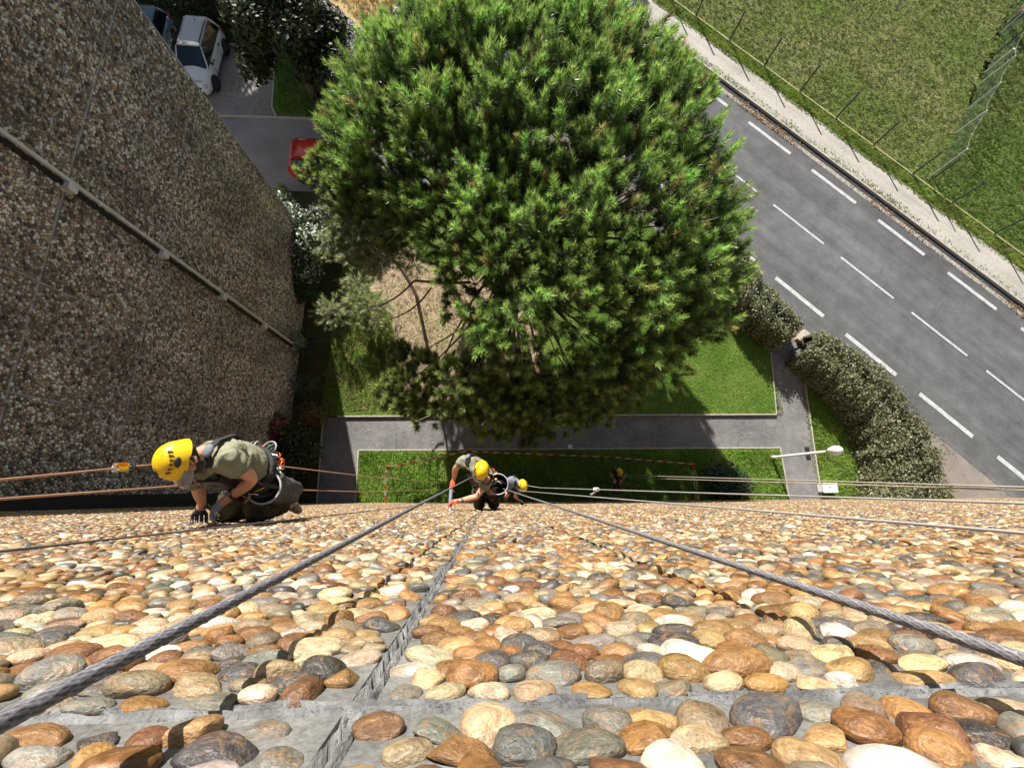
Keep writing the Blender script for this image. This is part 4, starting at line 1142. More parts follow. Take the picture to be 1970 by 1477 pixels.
# netting fence further out
nf_px = [(1786.7,349.3),(1792,338.5),(1835.4,258.6),(1861,211),(1884,162.5),(1893.6,142),(1907,112),(1923,66),(1952,14)]
nb = [ground(x, y, .13) for x, y in nf_px]
gz = [tuple(ground(x, y, .13)[:2]) for x, y in ((1800,372),(1815,300),(1845,245),(1880,170),(1915,95),(1945,20),(1975,-60),(2300,-60),(2300,700))]
slab('meadow', ragged(gz[:7], .3, 2)[:-4] + gz[7:], .136, MT['grass'])
grass([gz], .137, 60, (.13,.22,.03), (.2,.25,.07), .25, 8, h=.1, w=.035, blades=5)
net = empty('netting_fence', nb[3]); tag(net, 'sagging green netting fence on leaning pale posts in the field at upper right', 'fence')
hts = [1.75,1.9,1.6,1.65,1.75,1.55,1.85,1.6,1.7]
tp = [p + Vector((random.uniform(-.1,.1), random.uniform(-.1,.1), h)) for p, h in zip(nb, hts)]
for k, (p, t) in enumerate(zip(nb, tp)):
    g = Geo(); r = .07 if k == 5 else .04
    g.tube([p, t], r, 6); g.build('post', MT['postpale'] if k in (1,2,3,4,5,7) else MT['postdark'], net)
g = Geo(); seq = [1,2,3,4,6,7,8]
for a, c in zip(seq[:-1], seq[1:]):
    sag = [tp[a].lerp(tp[c], t) - Vector((0,0,.22*4*t*(1-t))) for t in [i/6 for i in range(7)]]
    g.tube(sag, .006, 4)
g.build('top_cord', MT['whiterim'], net)
g = Geo()
for a, c in zip(seq[:-1], seq[1:]):
    n = 14
    for i in range(n+1):
        t = i/n; bt = nb[a].lerp(nb[c], t); tt = tp[a].lerp(tp[c], t) - Vector((0,0,.22*4*t*(1-t)))
        g.tube([bt, bt.lerp(tt,.5)+Vector((random.uniform(-.04,.04),random.uniform(-.04,.04),0)), tt], .0035, 3, cap=False)
    for j in range(9):
        f = j/9
        g.tube([(nb[a].lerp(nb[c], t)).lerp(tp[a].lerp(tp[c], t) - Vector((0,0,.22*4*t*(1-t))), f) for t in [i/6 for i in range(7)]], .0035, 3, cap=False)
g.build('netting', MT['net'], net)

# brick pillar between the hedges
q0, q1 = ground(1527, 668), ground(1556, 632)
pc = (q0 + q1)/2; pil = empty('brick_stub', (pc.x, pc.y, 0)); tag(pil, 'low stub of red bricks in the gap between the two roadside hedges', 'brick stub')
ang = math.atan2((q1-q0).y, (q1-q0).x); brm = None
rot = Matrix.Rotation(ang, 4, 'Z')
for lay in range(3):
    for i in range(3):
        for j in range(2):
            if brm is None:
                g = Geo(); g.box((-.105,-.1,0),(.105,.1,.062)); o = g.build('brick', MT['brick']); brm = o.data
            else: o = link('brick', brm)
            off = .05 if lay % 2 else -.05
            v = rot @ Vector(((i-1)*.22+off*.5, (j-.5)*.21, lay*.075))
            o.parent = pil; o.location = v + Vector((0,0,random.uniform(-.002,.002))); o.rotation_euler = (0,0,ang+random.uniform(-.02,.02))
g = Geo(); g.box((-.33,-.19,.0),(.33,.19,.222), mat=Matrix.Translation(pil.location) @ rot); g.build('mortar_core', MT['kerb'], pil)

# small things on the ground
b = ground(1590, 938, .2)
bx_ = empty('utility_box', (b.x, b.y, .05)); tag(bx_, 'small white utility box on the right-hand lawn by the path edge', 'box')
g = Geo(); g.box((b.x-.31,b.y-.18,.05),(b.x+.31,b.y+.18,.4)); g.build('case', MT['wht'], bx_)
g = Geo(); g.box((b.x-.34,b.y-.21,.4),(b.x+.34,b.y+.21,.43)); g.build('lid', MT['wht'], bx_)
g = Geo(); g.box((b.x-.06,b.y+.0,.43),(b.x+.06,b.y+.03,.437)); g.build('lid_handle', MT['black'], bx_)
b = ground(1553, 871)
dr = empty('drain_grate', (b.x, b.y, .014)); tag(dr, 'black slotted drain grate at the right edge of the path', 'grate')
g = Geo(); g.box((b.x-.1,b.y-.27,.016),(b.x+.1,b.y+.27,.05)); g.build('frame', MT['black'], dr)
g = Geo()
for k in range(6): g.box((b.x-.085,b.y-.24+k*.085,.05),(b.x+.085,b.y-.2+k*.085,.062))
g.build('bars', MT['postdark'], dr)
b = ground(1097, 859)
g = Geo(); g.box((-.09,-.09,0),(.09,.09,.012)); g.box((-.05,-.03,.012),(.05,-.02,.0135), 1); g.box((-.05,.02,.012),(.03,.03,.0135), 1)
o = g.build('paper_sheet', [MT['wht'], MT['greycloth']]); o.location = (b.x, b.y, .016); o.rotation_euler = (0,0,.15)
tag(o, 'small white sheet lying at the lower edge of the path in the pine shade', 'paper')

# barrier tape round the work area
def tape(pts, seg, w):
    """flat tape on edge, red and white in turn"""
    g = Geo(); d = 0; k = 0
    for a, c in zip(pts[:-1], pts[1:]):
        a, c = Vector(a), Vector(c); L_ = (c-a).length; n = max(1, round(L_/seg)); side = (c-a).cross(Vector((0,0,1))).normalized()*.003
        tw = Vector((0, .022, .0))
        for i in range(n):
            p, q = a.lerp(c, i/n), a.lerp(c, (i+1)/n); up = Vector((0,0,w)) + tw
            vs = [p-side, q-side, q-side+up, p-side+up, p+side, q+side, q+side+up, p+side+up]
            g.add(vs, [(0,1,2,3),(5,4,7,6),(3,2,6,7),(1,0,4,5)], k % 2); k += 1
    return g
bar = empty('barrier', (*ground(890,871,.9)[:2], 0)); tag(bar, 'red and white barrier tape strung on thin stakes round the work area below the wall', 'barrier')
zt = .92
TA, TM, TN, TB = ground(742,899,zt), ground(897,868,zt), ground(1174,879,zt), ground(1336,893,zt)
W0, W1_ = Vector((TA.x+.05, wall_y(0)+.08, zt)), Vector((TB.x, wall_y(0)+.08, zt))
TM2 = TM.lerp(TN, .45) + Vector((0,0,-.1))
for dz in (0, -.22):
    tape([p + Vector((0,0,dz)) for p in (W0, TA, TA.lerp(TM,.5)-Vector((0,0,.06)), TM, TM2, TN, TN.lerp(TB,.5)-Vector((0,0,.05)), TB, W1_)], .24, .055).build('tape', [MT['tapered'], MT['tapewhite']], bar)
for p in (TA, TM, TN, TB, W0, W1_):
    g = Geo(); g.tube([(p.x,p.y,.02),(p.x,p.y,zt+.12)], .018, 6); g.build('stake', MT['tapered'], bar)

# ================================================================== CARS
def car(name, label, loc, rz, paint, length=3.95, width=1.74, height=1.56, glass='glass', rails=True):
    root = empty(name, loc, rz); tag(root, label, 'car')
    h2, w2 = length/2, width/2
    def put(g, nm, mt, parent=None, smooth=True, sub=0):
        me = bpy.data.meshes.new(nm); me.from_pydata(g.v, [], g.f)
        for m_ in (mt if isinstance(mt, list) else [mt]): me.materials.append(m_)
        me.polygons.foreach_set('material_index', g.m); me.polygons.foreach_set('use_smooth', [smooth]*len(g.f)); me.update()
        o = link(nm, me)
        if sub:
            md = o.modifiers.new('s', 'SUBSURF'); md.levels = sub; md.render_levels = sub; bake(o)
        o.parent = parent or root; return o
    def loft(secs, closed=True):
        g = Geo(); n = len(secs[0]); vs = [p for s in secs for p in s]; fs = []
        for i in range(len(secs)-1):
            for k in range(n if closed else n-1): fs.append((i*n+k, i*n+(k+1)%n, (i+1)*n+(k+1)%n, (i+1)*n+k))
        if closed: fs.append(tuple(range(n))[::-1]); fs.append(tuple((len(secs)-1)*n+k for k in range(n)))
        return g.add(vs, fs)
    # front is +y
    st = [(h2, .70, .56), (h2-.1, .86, .68), (h2-.35, .95, .80), (h2-.75, .99, .91), (h2-1.05, 1.0, .97), (.3, 1.0, .99), (-.6, 1.0, 1.0), (-h2+.6, 1.0, 1.02), (-h2+.2, .95, .99), (-h2+.05, .88, .92), (-h2, .8, .8)]
    secs = []
    for y, k, zt_ in st:
        w = w2*k
        half_ = [(w*.0, zt_+.035), (w*.55, zt_+.025), (w*.86, zt_-.02), (w*.97, zt_-.16), (w*1.0, .58), (w*.985, .42), (w*.93, .26), (w*.5, .22)]
        secs.append([(x, y, z) for x, z in half_] + [(-x, y, z) for x, z in half_[:0:-1]])
    put(loft(secs), 'body', MT[paint], sub=1)
    # greenhouse
    yb0, yb1, yr0, yr1 = h2-1.0, -h2+.14, h2-1.72, -h2+.42
    wb, wr, zb, zr = w2*.9, w2*.70, .97, height
    g = Geo(); vs = []
    N = 7
    for i in range(N):
        t = i/(N-1); y = yr0 + (yr1-yr0)*t; cr = .035*math.sin(PI*t)
        ww = wr*(1-.07*abs(t-.4)) + .015
        for x in (-1,-.92,-.5,0,.5,.92,1): vs.append((x*ww, y, zr + cr + .03*(1-x*x) - (.03 if abs(x) == 1 else 0)))
    fs = [(i*7+k, i*7+k+1, (i+1)*7+k+1, (i+1)*7+k) for i in range(N-1) for k in range(6)]
    b0 = len(vs); vs += [(x, y, z-.06) for x, y, z in vs]
    fs += [tuple(b0+q for q in f[::-1]) for f in fs]
    rim_ = [k for k in range(7)] + [i*7+6 for i in range(1,N)] + [(N-1)*7+k for k in range(5,-1,-1)] + [i*7 for i in range(N-2,0,-1)]
    fs += [(a, rim_[(i+1)%len(rim_)], b0+rim_[(i+1)%len(rim_)], b0+a) for i, a in enumerate(rim_)]
    g.add(vs, fs); put(g, 'roof', MT[paint])
    def quad(p, nm, mt, bulge=.0, parent=None):
        g = Geo(); a, b_, c, d = [Vector(q) for q in p]; n = 6; vs = []; nrm = (b_-a).cross(d-a).normalized()
        for i in range(n+1):
            for j in range(n+1):
                s, t = i/n, j/n
                q = a.lerp(b_, s).lerp(d.lerp(c, s), t); vs.append(q + nrm*bulge*(1-(2*s-1)**2))
        fs = [(i*(n+1)+j, (i+1)*(n+1)+j, (i+1)*(n+1)+j+1, i*(n+1)+j+1) for i in range(n) for j in range(n)]
        g.add(vs, fs); g.add([v - nrm*.02 for v in vs], [f[::-1] for f in fs])
        return put(g, nm, mt, parent)
    quad([(-wb*.93,yb0,zb),(wb*.93,yb0,zb),(wr*.94,yr0+.02,zr-.03),(-wr*.94,yr0+.02,zr-.03)], 'windscreen', MT[glass], .05)
    quad([(wb*.9,yb1,zb+.02),(-wb*.9,yb1,zb+.02),(-wr*.9,yr1-.02,zr-.04),(wr*.9,yr1-.02,zr-.04)], 'rear_window', MT[glass], .04)
    for s in (1, -1):
        p = [(s*wb,yb0-.06,zb-.02),(s*wb,yb1+.06,zb),(s*wr,yr1,zr-.04),(s*wr,yr0-.03,zr-.04)]
        quad(p if s > 0 else [p[1],p[0],p[3],p[2]], 'side_window', MT[glass], .01)
        g = Geo()
        g.tube([(s*wb*1.0,yb0-.02,zb), (s*wr*1.0,yr0,zr-.04)], .035, 6); put(g, 'pillar', MT[paint])
        g = Geo(); g.tube([(s*wb*1.0,yb1+.02,zb), (s*wr*1.0,yr1,zr-.04)], .06, 6); put(g, 'pillar', MT[paint])
        g = Geo(); g.tube([(s*(wb+.005),-.15,zb), (s*(wr+.005),-.12,zr-.05)], .025, 6); put(g, 'pillar', MT['trim'])
        g = Geo(); g.ell((s*(w2+.08), yb0-.3, 1.0), (.1,.06,.075)); put(g, 'mirror', MT['trim'])
        if rails:
            g = Geo(); g.tube([(s*wr*.9,yr0-.12,zr+.0),(s*wr*.9,yr0-.2,zr+.065),(s*wr*.88,yr1+.2,zr+.065),(s*wr*.88,yr1+.1,zr)], .022, 6); put(g, 'roof_rail', MT['trim'])
        g = Geo(); g.ell((s*w2*.7, h2-.17, .66), (.13,.16,.08)); put(g, 'headlight', MT['lampglass'])
        g = Geo(); g.ell((s*w2*.84, -h2+.06, .82), (.07,.08,.12)); put(g, 'tail_light', MT['red'])
        g = Geo()
        g.box((s*(w2-.002)-.006, .62, .34), (s*(w2-.002)+.006, .63, .95)); g.box((s*(w2-.002)-.006, -.5, .34), (s*(w2-.002)+.006, -.49, .95)); put(g, 'door_gap', MT['trim'], smooth=False)
        for y in (.3, -.8):
            g = Geo(); g.box((s*w2-.02, y-.09, .82), (s*w2+.025, y+.09, .85)); put(g, 'door_handle', MT['trim'], smooth=False)
        for y in (h2-.78, -h2+.72):
            g = Geo(); g.tube([(s*(w2-.2), y, .33), (s*(w2-.005), y, .33)], .39, 22); put(g, 'wheel_arch', MT['trim'])
            g = Geo(); g.tube([(s*(w2-.2),y,.315),(s*(w2-.03),y,.315),(s*(w2+.012),y,.315)], [.315,.315,.29], 22); wl = put(g, 'wheel', MT['tyre'])
            g = Geo(); g.tube([(s*(w2+.0),y,.315),(s*(w2+.02),y,.315)], [.2,.185], 18)
            for q in range(5):
                a = 2*PI*q/5; g.box((-.03,.03,-.006),(.03,.18,.008), mat=Matrix.Translation((s*(w2+.022),y,.315)) @ Matrix.Rotation(PI/2*s,4,'Y') @ Matrix.Rotation(a,4,'Z'))
            put(g, 'rim', MT['rim'], wl)
    g = Geo(); g.box((-w2*.5,h2-.06,.6),(w2*.5,h2+.012,.68)); g.box((-w2*.55,h2-.05,.3),(w2*.55,h2+.008,.45)); put(g, 'grille', MT['trim'], smooth=False)
    g = Geo(); g.tube(bezier((-w2*.62,h2-.3,.845),(0,h2-.2,.85),(w2*.62,h2-.3,.845),8), .014, 5); put(g, 'bonnet_gap', MT['trim'])
    g = Geo(); g.box((-.26,h2-.0,.48),(.26,h2+.02,.58)); put(g, 'number_plate', MT['wht'], smooth=False)
    g = Geo(); g.tube([(0,yr1+.18,zr+.03),(0,yr1+.18,zr+.075)], [.05,.02], 8); g.tube([(0,yr1+.18,zr+.07),(0,yr1+.05,zr+.2)], .006, 4); put(g, 'aerial', MT['trim'])
    g = Geo(); g.box((-wr*.9,yr1-.1,zr-.03),(wr*.9,yr1+.02,zr+.005)); put(g, 'spoiler', MT[paint], smooth=False)
    return root
pF, pR = ground(424,178), ground(444,100)
dcar = Vector((pF.x-pR.x, pF.y-pR.y)).normalized()
sx = Vector((dcar.y, -dcar.x))                              # the car's right hand
ctr = Vector(((pF.x+pR.x)/2, (pF.y+pR.y)/2)) + sx*.9
rzc = math.atan2(dcar.y, dcar.x) - PI/2
print('white car', ctr, rzc, (pF-pR).length)
car('parked_car', 'white hatchback with dark windscreen and roof rails parked nose-out in the shaded bay', (ctr.x, ctr.y, .016), rzc, 'paint_white')
c2 = ctr + sx*2.75 - dcar*.55
car('parked_car', 'grey-blue car beside the white one, mostly hidden by the edge of the shaded wall', (c2.x, c2.y, .016), rzc+.05, 'paint_blue', rails=False, height=1.48)
q = ground(556,330,.7); q2 = ground(574,362,.3)
car('parked_car', 'bright red car on the driveway half covered by pine branches', (q.x+1.97, q2.y+1.3, .012), -PI/2, 'paint_red', glass='glass_green', rails=True, height=1.45)

# ================================================================== THE MEN ON THE ROPES
from mathutils import noise as mnoise
def skin(name, chains, mt, parent, sub=1, root=None, grow=1.0, folds=0.0):
    """chains: list of [(point, radius)...]; equal points are welded; grown with the skin modifier"""
    pts, rad, edges, key = [], [], [], {}
    def vid(p, r):
        r = r*grow
        k = tuple(round(c, 4) for c in p)
        if k not in key: key[k] = len(pts); pts.append(tuple(p)); rad.append(r)
        return key[k]
    for ch in chains:
        ids = [vid(p, r) for p, r in ch]
        edges += [(a, b) for a, b in zip(ids[:-1], ids[1:]) if a != b]
    me = bpy.data.meshes.new(name); me.from_pydata(pts, edges, [])
    o = link(name, me)
    md = o.modifiers.new('skin', 'SKIN'); md.use_smooth_shade = True; md.branch_smoothing = .6
    for i, r in enumerate(rad):
        sv = me.skin_vertices[0].data[i]; sv.radius = (r, r) if not isinstance(r, tuple) else r
        sv.use_root = (i == 0)
    if sub: ms = o.modifiers.new('sub', 'SUBSURF'); ms.levels = sub; ms.render_levels = sub
    bake(o)
    if folds:
        nr = [v.normal.copy() for v in o.data.vertices]
        for v, n_ in zip(o.data.vertices, nr):
            c_ = v.co
            a_ = mnoise.noise(Vector((c_.x*9, c_.y*9, c_.z*22))); b_ = mnoise.noise(Vector((c_.x*24+5, c_.y*24, c_.z*30)))
            v.co = c_ + n_*folds*((1-abs(a_)*2.6)*.9 + b_*.6 - .35)
    o.data.materials.clear(); o.data.materials.append(mt)
    o.data.polygons.foreach_set('use_smooth', [True]*len(o.data.polygons))
    world_child(o, parent)
    return o
def hand_chains(wr, ha, curl, thumb, k=1.0):
    """palm, four unequal bent fingers and a thumb from its side; curl: where the fingers bend to"""
    wr, ha = Vector(wr), Vector(ha); d = (ha-wr).normalized(); cu = Vector(curl).normalized(); cu = (cu - d*cu.dot(d)).normalized()
    s = d.cross(cu).normalized(); s = s if s.dot(Vector(thumb)) > 0 else -s
    pal = wr + d*.07*k; ch = [[(wr, .03*k), (wr + d*.035*k, .034*k), (pal, .036*k)]]
    for off, ln in ((.039,.074),(.013,.086),(-.013,.08),(-.038,.062)):
        kn = wr + d*.092*k + s*off*k; a = kn + (d*.8 + cu*.45).normalized()*ln*.48*k; b_ = a + (d*.35 + cu*.9).normalized()*ln*.32*k; c = b_ + (d*.05 + cu*1.0).normalized()*ln*.3*k
        ch.append([(pal, .036*k), (kn, .0135*k), (a, .0115*k), (b_, .0105*k), (c, .008*k)])
    t0 = wr + d*.03*k + s*.03*k; t1 = t0 + (d*.55 + s*.75 + cu*.25).normalized()*.04*k; t2 = t1 + (d*.8 + s*.2 + cu*.5).normalized()*.034*k
    ch.append([(wr + d*.035*k, .034*k), (t0, .018*k), (t1, .013*k), (t2, .009*k)])
    return ch
def V3(*a): return Vector(a)
def worker(label, J, up, face, shirt, trousers, gloves, bag=None, gear=True, watch=None, seed=1, fine=True, group=None):
    rng = random.Random(seed)
    J = {k: Vector(v) for k, v in J.items()}
    root = empty('person', J['pelvis']); tag(root, label, 'person', group)
    up = Vector(up).normalized(); fw = Vector(face); fw = (fw - up*fw.dot(up)).normalized(); sd = fw.cross(up)     # sd = wearer's right
    hc = J['head']; nk = J['neck']; ch = J['chest']; pv = J['pelvis']
    chin = hc - up*.085 + fw*.06
    # one continuous body
    body = [[(pv, .1), (pv.lerp(ch, .5), .095), (ch, .105), (ch.lerp(nk, .6), .085), (nk, .062), (nk.lerp(hc, .55), .058), (hc - up*.03, .082), (hc + up*.05 + fw*-.01, .088)],
            [(hc - up*.03, .082), (chin, .042)], [(hc - up*.03, .082), (hc - up*.025 + fw*.088, .022), (hc - up*.045 + fw*.108, .013)]]
    for s in 'lr':
        sh, el, wr, ha, hi, kn, an, to = (J[k+s] for k in ('sh','el','wr','ha','hi','kn','an','to'))
        body.append([(ch.lerp(nk, .6), .085), (sh, .05), (sh.lerp(el, .45), .048), (el, .040), (el.lerp(wr, .35), .043), (wr, .028), (wr.lerp(ha, .9), .032)])
        body.append([(pv, .1), (hi, .085), (hi.lerp(kn, .5), .07), (kn, .052), (kn.lerp(an, .4), .055), (an, .04), (to, .03)])
    skin('body', body, MT['skin'], root, sub=2, grow=1.12)
    # shirt
    sc_ = [[(pv.lerp(ch, .12), .148), (pv.lerp(ch, .5), .145), (ch, .165), (ch.lerp(nk, .62), .16), (nk + (nk-ch).normalized()*.012, .084)]]
    for s in 'lr':
        sh, el = J['sh'+s], J['el'+s]
        sc_.append([(ch.lerp(nk, .62), .16), (sh, .1), (sh.lerp(el, .38), .074), (sh.lerp(el, .62), .07)])
    skin('shirt', sc_, MT[shirt], root, sub=3 if fine else 1, grow=1.24, folds=.013)
    tr = [[(pv.lerp(ch, .22), .152), (pv, .155)]]
    for s in 'lr':
        hi, kn, an = J['hi'+s], J['kn'+s], J['an'+s]
        tr.append([(pv, .155), (hi, .122), (hi.lerp(kn, .5), .1), (kn, .078), (kn.lerp(an, .45), .074), (kn.lerp(an, .9), .058)])
    skin('trousers', tr, MT[trousers], root, sub=3 if fine else 1, grow=1.16, folds=.014)
    for s in 'lr':
        an, to = J['an'+s], J['to'+s]; kn = J['kn'+s]
        heel = an + (an-kn).normalized()*.045 - (to-an).normalized()*.03
        skin('boot', [[(an - (an-kn).normalized()*.07, .056), (an, .056), (heel, .05)], [(an, .056), (an.lerp(to, .55), .05), (to, .042)]], MT['boot'], root)
        g = Geo(); g.ell(J['kn'+s] + Vector((0,-.045,.0)), (.062,.035,.075), nu=10, nv=6); g.build('knee_pad', MT['black'], root, True)
        wr, ha = J['wr'+s], J['ha'+s]
        skin('glove', hand_chains(wr, ha, (0,-1,-.1), (sd if s == 'l' else -sd), 1.2), MT[gloves[0 if s == 'l' else 1]], root, sub=1 if fine else 0)
    if watch:
        for s in watch:
            el, wr = J['el'+s], J['wr'+s]; p = wr.lerp(el, .2); fm = frame(wr-el)
            g = Geo(); g.torus(p, .038, .009, fm, 16, 6); wt = g.build('watch', MT['blackcloth'], root, True)
            g = Geo(); n_ = (Vector((0,.3,1)) - (wr-el).normalized()*Vector((0,.3,1)).dot((wr-el).normalized())).normalized()
            g.tube([p + n_*.04, p + n_*.052], .019, 10); g.build('watch_face', MT['greycloth'], root)
    # helmet
    fmx = Matrix((sd, fw, up)).transposed()
    hcc = hc + up*.035
    g = Geo(); vs, fs = [], []; nu, nv = 28, 10
    for j in range(nv+1):
        ph = (PI*.5+.28)*j/nv
        for i in range(nu):
            th = 2*PI*i/nu; x, y, z = .101*math.sin(ph)*math.cos(th), .128*math.sin(ph)*math.sin(th), .115*math.cos(ph)
            z -= max(0, -y)*.28*(j/nv)**2                           # lower at the nape
            fl = 1 + .1*max(0, (j-8)/2)
            rid = 1 + .018*math.cos(6*th)*math.sin(ph*2)
            vs.append(hcc + fmx @ Vector((x*fl*rid, y*fl*rid - .005, z)))
    for j in range(nv):
        for i in range(nu): fs.append((j*nu+i, (j+1)*nu+i, (j+1)*nu+(i+1)%nu, j*nu+(i+1)%nu))
    g.add(vs, fs); hm = g.build('helmet', MT['yellow'], root, True)
    g = Geo()
    for s in (1, -1):
        for k in range(6):
            th = math.radians(-38 + k*15); ph = math.radians(62 - abs(k-2.5)*1.5)
            c = Vector((s*.1025*math.sin(ph)*math.cos(th), .1295*math.sin(ph)*math.sin(th), .1165*math.cos(ph)))
            nrm = Vector((c.x/.0142, c.y/.0219, c.z/.0174)).normalized(); t = nrm.cross(Vector((0,1,0))).normalized(); bt = nrm.cross(t)
            p = [c + nrm*.0035 + t*a_ + bt*b_ for a_, b_ in ((.014,0),(-.012,.007),(-.012,-.007))]; q = [v - nrm*.02 for v in p]
            g.add([hcc + fmx @ v for v in p + q], [(0,1,2),(0,3,4,1),(1,4,5,2),(2,5,3,0)])
    tag(g.build('helmet_vents', MT['black'], root), kind='stuff')
    for s in (1, -1):
        c = Vector((s*.098, .0, .028)); g = Geo()
        g.ell(hcc + fmx @ c, (.012,.035,.02), fmx, 8, 6); g.build('helmet_clip', MT['black'], root)
    if fine:                                                             # small printed marks on the shell
        g = Geo()
        for th0, ph0, wd, ht in ((90, 58, .03, .006), (88, 74, .022, .005), (52, 70, .012, .012)):
            th, ph = math.radians(th0), math.radians(ph0)
            c = Vector((.1025*math.sin(ph)*math.cos(th), .1295*math.sin(ph)*math.sin(th), .1165*math.cos(ph)))
            nrm = Vector((c.x/.0105, c.y/.0168, c.z/.0136)).normalized(); t = Vector((0,0,1)).cross(nrm).normalized(); bt = nrm.cross(t)
            p = [c + nrm*.0025 + t*a_*wd + bt*b_*ht for a_, b_ in ((-.5,-.5),(.5,-.5),(.5,.5),(-.5,.5))]
            g.add([hcc + fmx @ v for v in p + [v - nrm*.006 for v in p]], [(0,1,2,3),(0,4,5,1),(1,5,6,2),(2,6,7,3),(3,7,4,0)])
        tag(g.build('helmet_print', MT['black'], root), kind='stuff')
    # peak
    vs, fs = [], []
    for i in range(11):
        a = math.radians(25 + 130*i/10)
        for r, dz in ((1.0, -.012), (1.22, -.03), (1.42, -.062)):
            rr = r if r < 1.3 else 1 + .42*math.sin((a-math.radians(25))/math.radians(130)*PI)**.5
            vs.append(hcc + fmx @ Vector((.105*rr*math.cos(a), .13*rr*math.sin(a), dz)))
    for i in range(10):
        for k in range(2): fs.append((i*3+k, i*3+k+1, (i+1)*3+k+1, (i+1)*3+k))
    g = Geo(); g.add(vs, fs); g.add([v - up*.005 for v in vs], [f[::-1] for f in fs]); g.build('helmet_peak', MT['visor'], root, True)
    # ears, eyes, hair, chin strap
    for s in (1, -1):
        g = Geo(); g.ell(hc + sd*s*.088 - up*.03 - fw*.01, (.014,.028,.034), fmx, 8, 6); g.build('ear', MT['skin'], root, True)
        g = Geo(); g.ell(hc + sd*s*.034 - up*.0 + fw*.08, (.014,.01,.008), fmx, 8, 6); g.build('eye', MT['hair'], root, True)
    g = Geo(); g.ell(hc - up*.025 - fw*.028, (.088,.075,.06), fmx, 12, 8); g.build('hair', MT['hair'], root, True)
    g = Geo(); g.ell(hc - up*.083 + fw*.05, (.05,.045,.03), fmx, 10, 6); g.build('beard', MT['hair'], root, True)
    g = Geo()
    for s in (1, -1):
        g.ribbon(bezier(hcc + sd*s*.112 - fw*.03 - up*.03, hc + sd*s*.1 - up*.06 + fw*.02, chin - up*.03 + fw*.0, 8), fw, .018, .004)
        g.ribbon(bezier(hcc + sd*s*.108 - fw*.09 - up*.05, hc + sd*s*.095 - up*.055 - fw*.02, hc + sd*s*.09 - up*.075 + fw*.03, 6), fw, .018, .004)
    g.build('chin_strap', MT['blackcloth'], root)
    # harness
    tz = (ch-pv).normalized(); tf = Vector((0,-1,0)); tf = (tf - tz*tf.dot(tz)).normalized(); tsd = tf.cross(tz)
    tm = Matrix((tsd, tf, tz)).transposed()
    g = Geo(); 
    for q, R_ in ((.2, .172), (.12, .176)): g.torus(pv.lerp(ch, q), R_, .024, tm, 24, 6)
    for s in 'lr':
        hi, kn = J['hi'+s], J['kn'+s]; g.torus(hi.lerp(kn, .28), .118, .022, frame(kn-hi), 18, 6)
    for s in 'lr':
        sh = J['sh'+s].lerp(nk, .35); out = -tf
        back = [pv.lerp(ch, .2) + out*.165, ch + out*.18 + (sh-ch)*.3, sh + out*.09 + tz*.05, sh + tz*.1, sh + tf*.09 + tz*.05, ch + tf*.18 + (sh-ch)*.25, pv.lerp(ch, .25) + tf*.17]
        sm = []
        for i in range(len(back)-1): sm += [back[i].lerp(back[i+1], t) for t in (0, .5)]
        sm.append(back[-1])
        g.ribbon(sm, tsd, .048, .012)
    g.build('harness', MT['blackcloth'], root, True)
    g = Geo()
    for s in 'lr':
        sh = J['sh'+s].lerp(nk, .35); g.ell(sh + tz*.095, (.035,.05,.022), tm, 10, 6)
    g.build('shoulder_pads', MT['greycloth'], root, True)
    g = Geo(); g.box((-.085,.13,-.1),(.085,.2,.12), mat=Matrix.Translation(ch) @ tm.to_4x4()); g.build('chest_pouch', MT['black'], root)
    if gear:
        for nm, mt_, n in (('carabiner', 'metal', 9), ('carabiner', 'gold', 4), ('gear_loop', 'orange', 4)):
            for k in range(n):
                a = rng.uniform(0, 2*PI) if mt_ != 'orange' else rng.uniform(3.4, 5.6)
                c = pv.lerp(ch, .16) + tm @ Vector((.2*math.cos(a), .2*math.sin(a), rng.uniform(-.1,.05)))
                g = Geo(); g.torus(c, .034, .0065, frame((rng.gauss(0,1), rng.gauss(0,1), rng.gauss(0,.4))), 14, 5, sx=.6)
                g.build(nm, MT[mt_], root, True)
        for k in range(7):
            c = pv.lerp(ch, .12) - tf*.19 + tsd*rng.uniform(-.1,.1) + tz*rng.uniform(-.05,.05)
            g = Geo(); g.torus(c, rng.uniform(.03,.06), .0055, frame((rng.gauss(0,1), rng.gauss(0,1), rng.gauss(0,.6))), 16, 5)
            g.build('lanyard_coil', MT[('net','whiterim','postdark','red')[k % 4]] if fine else MT['net'], root, True)
    return root
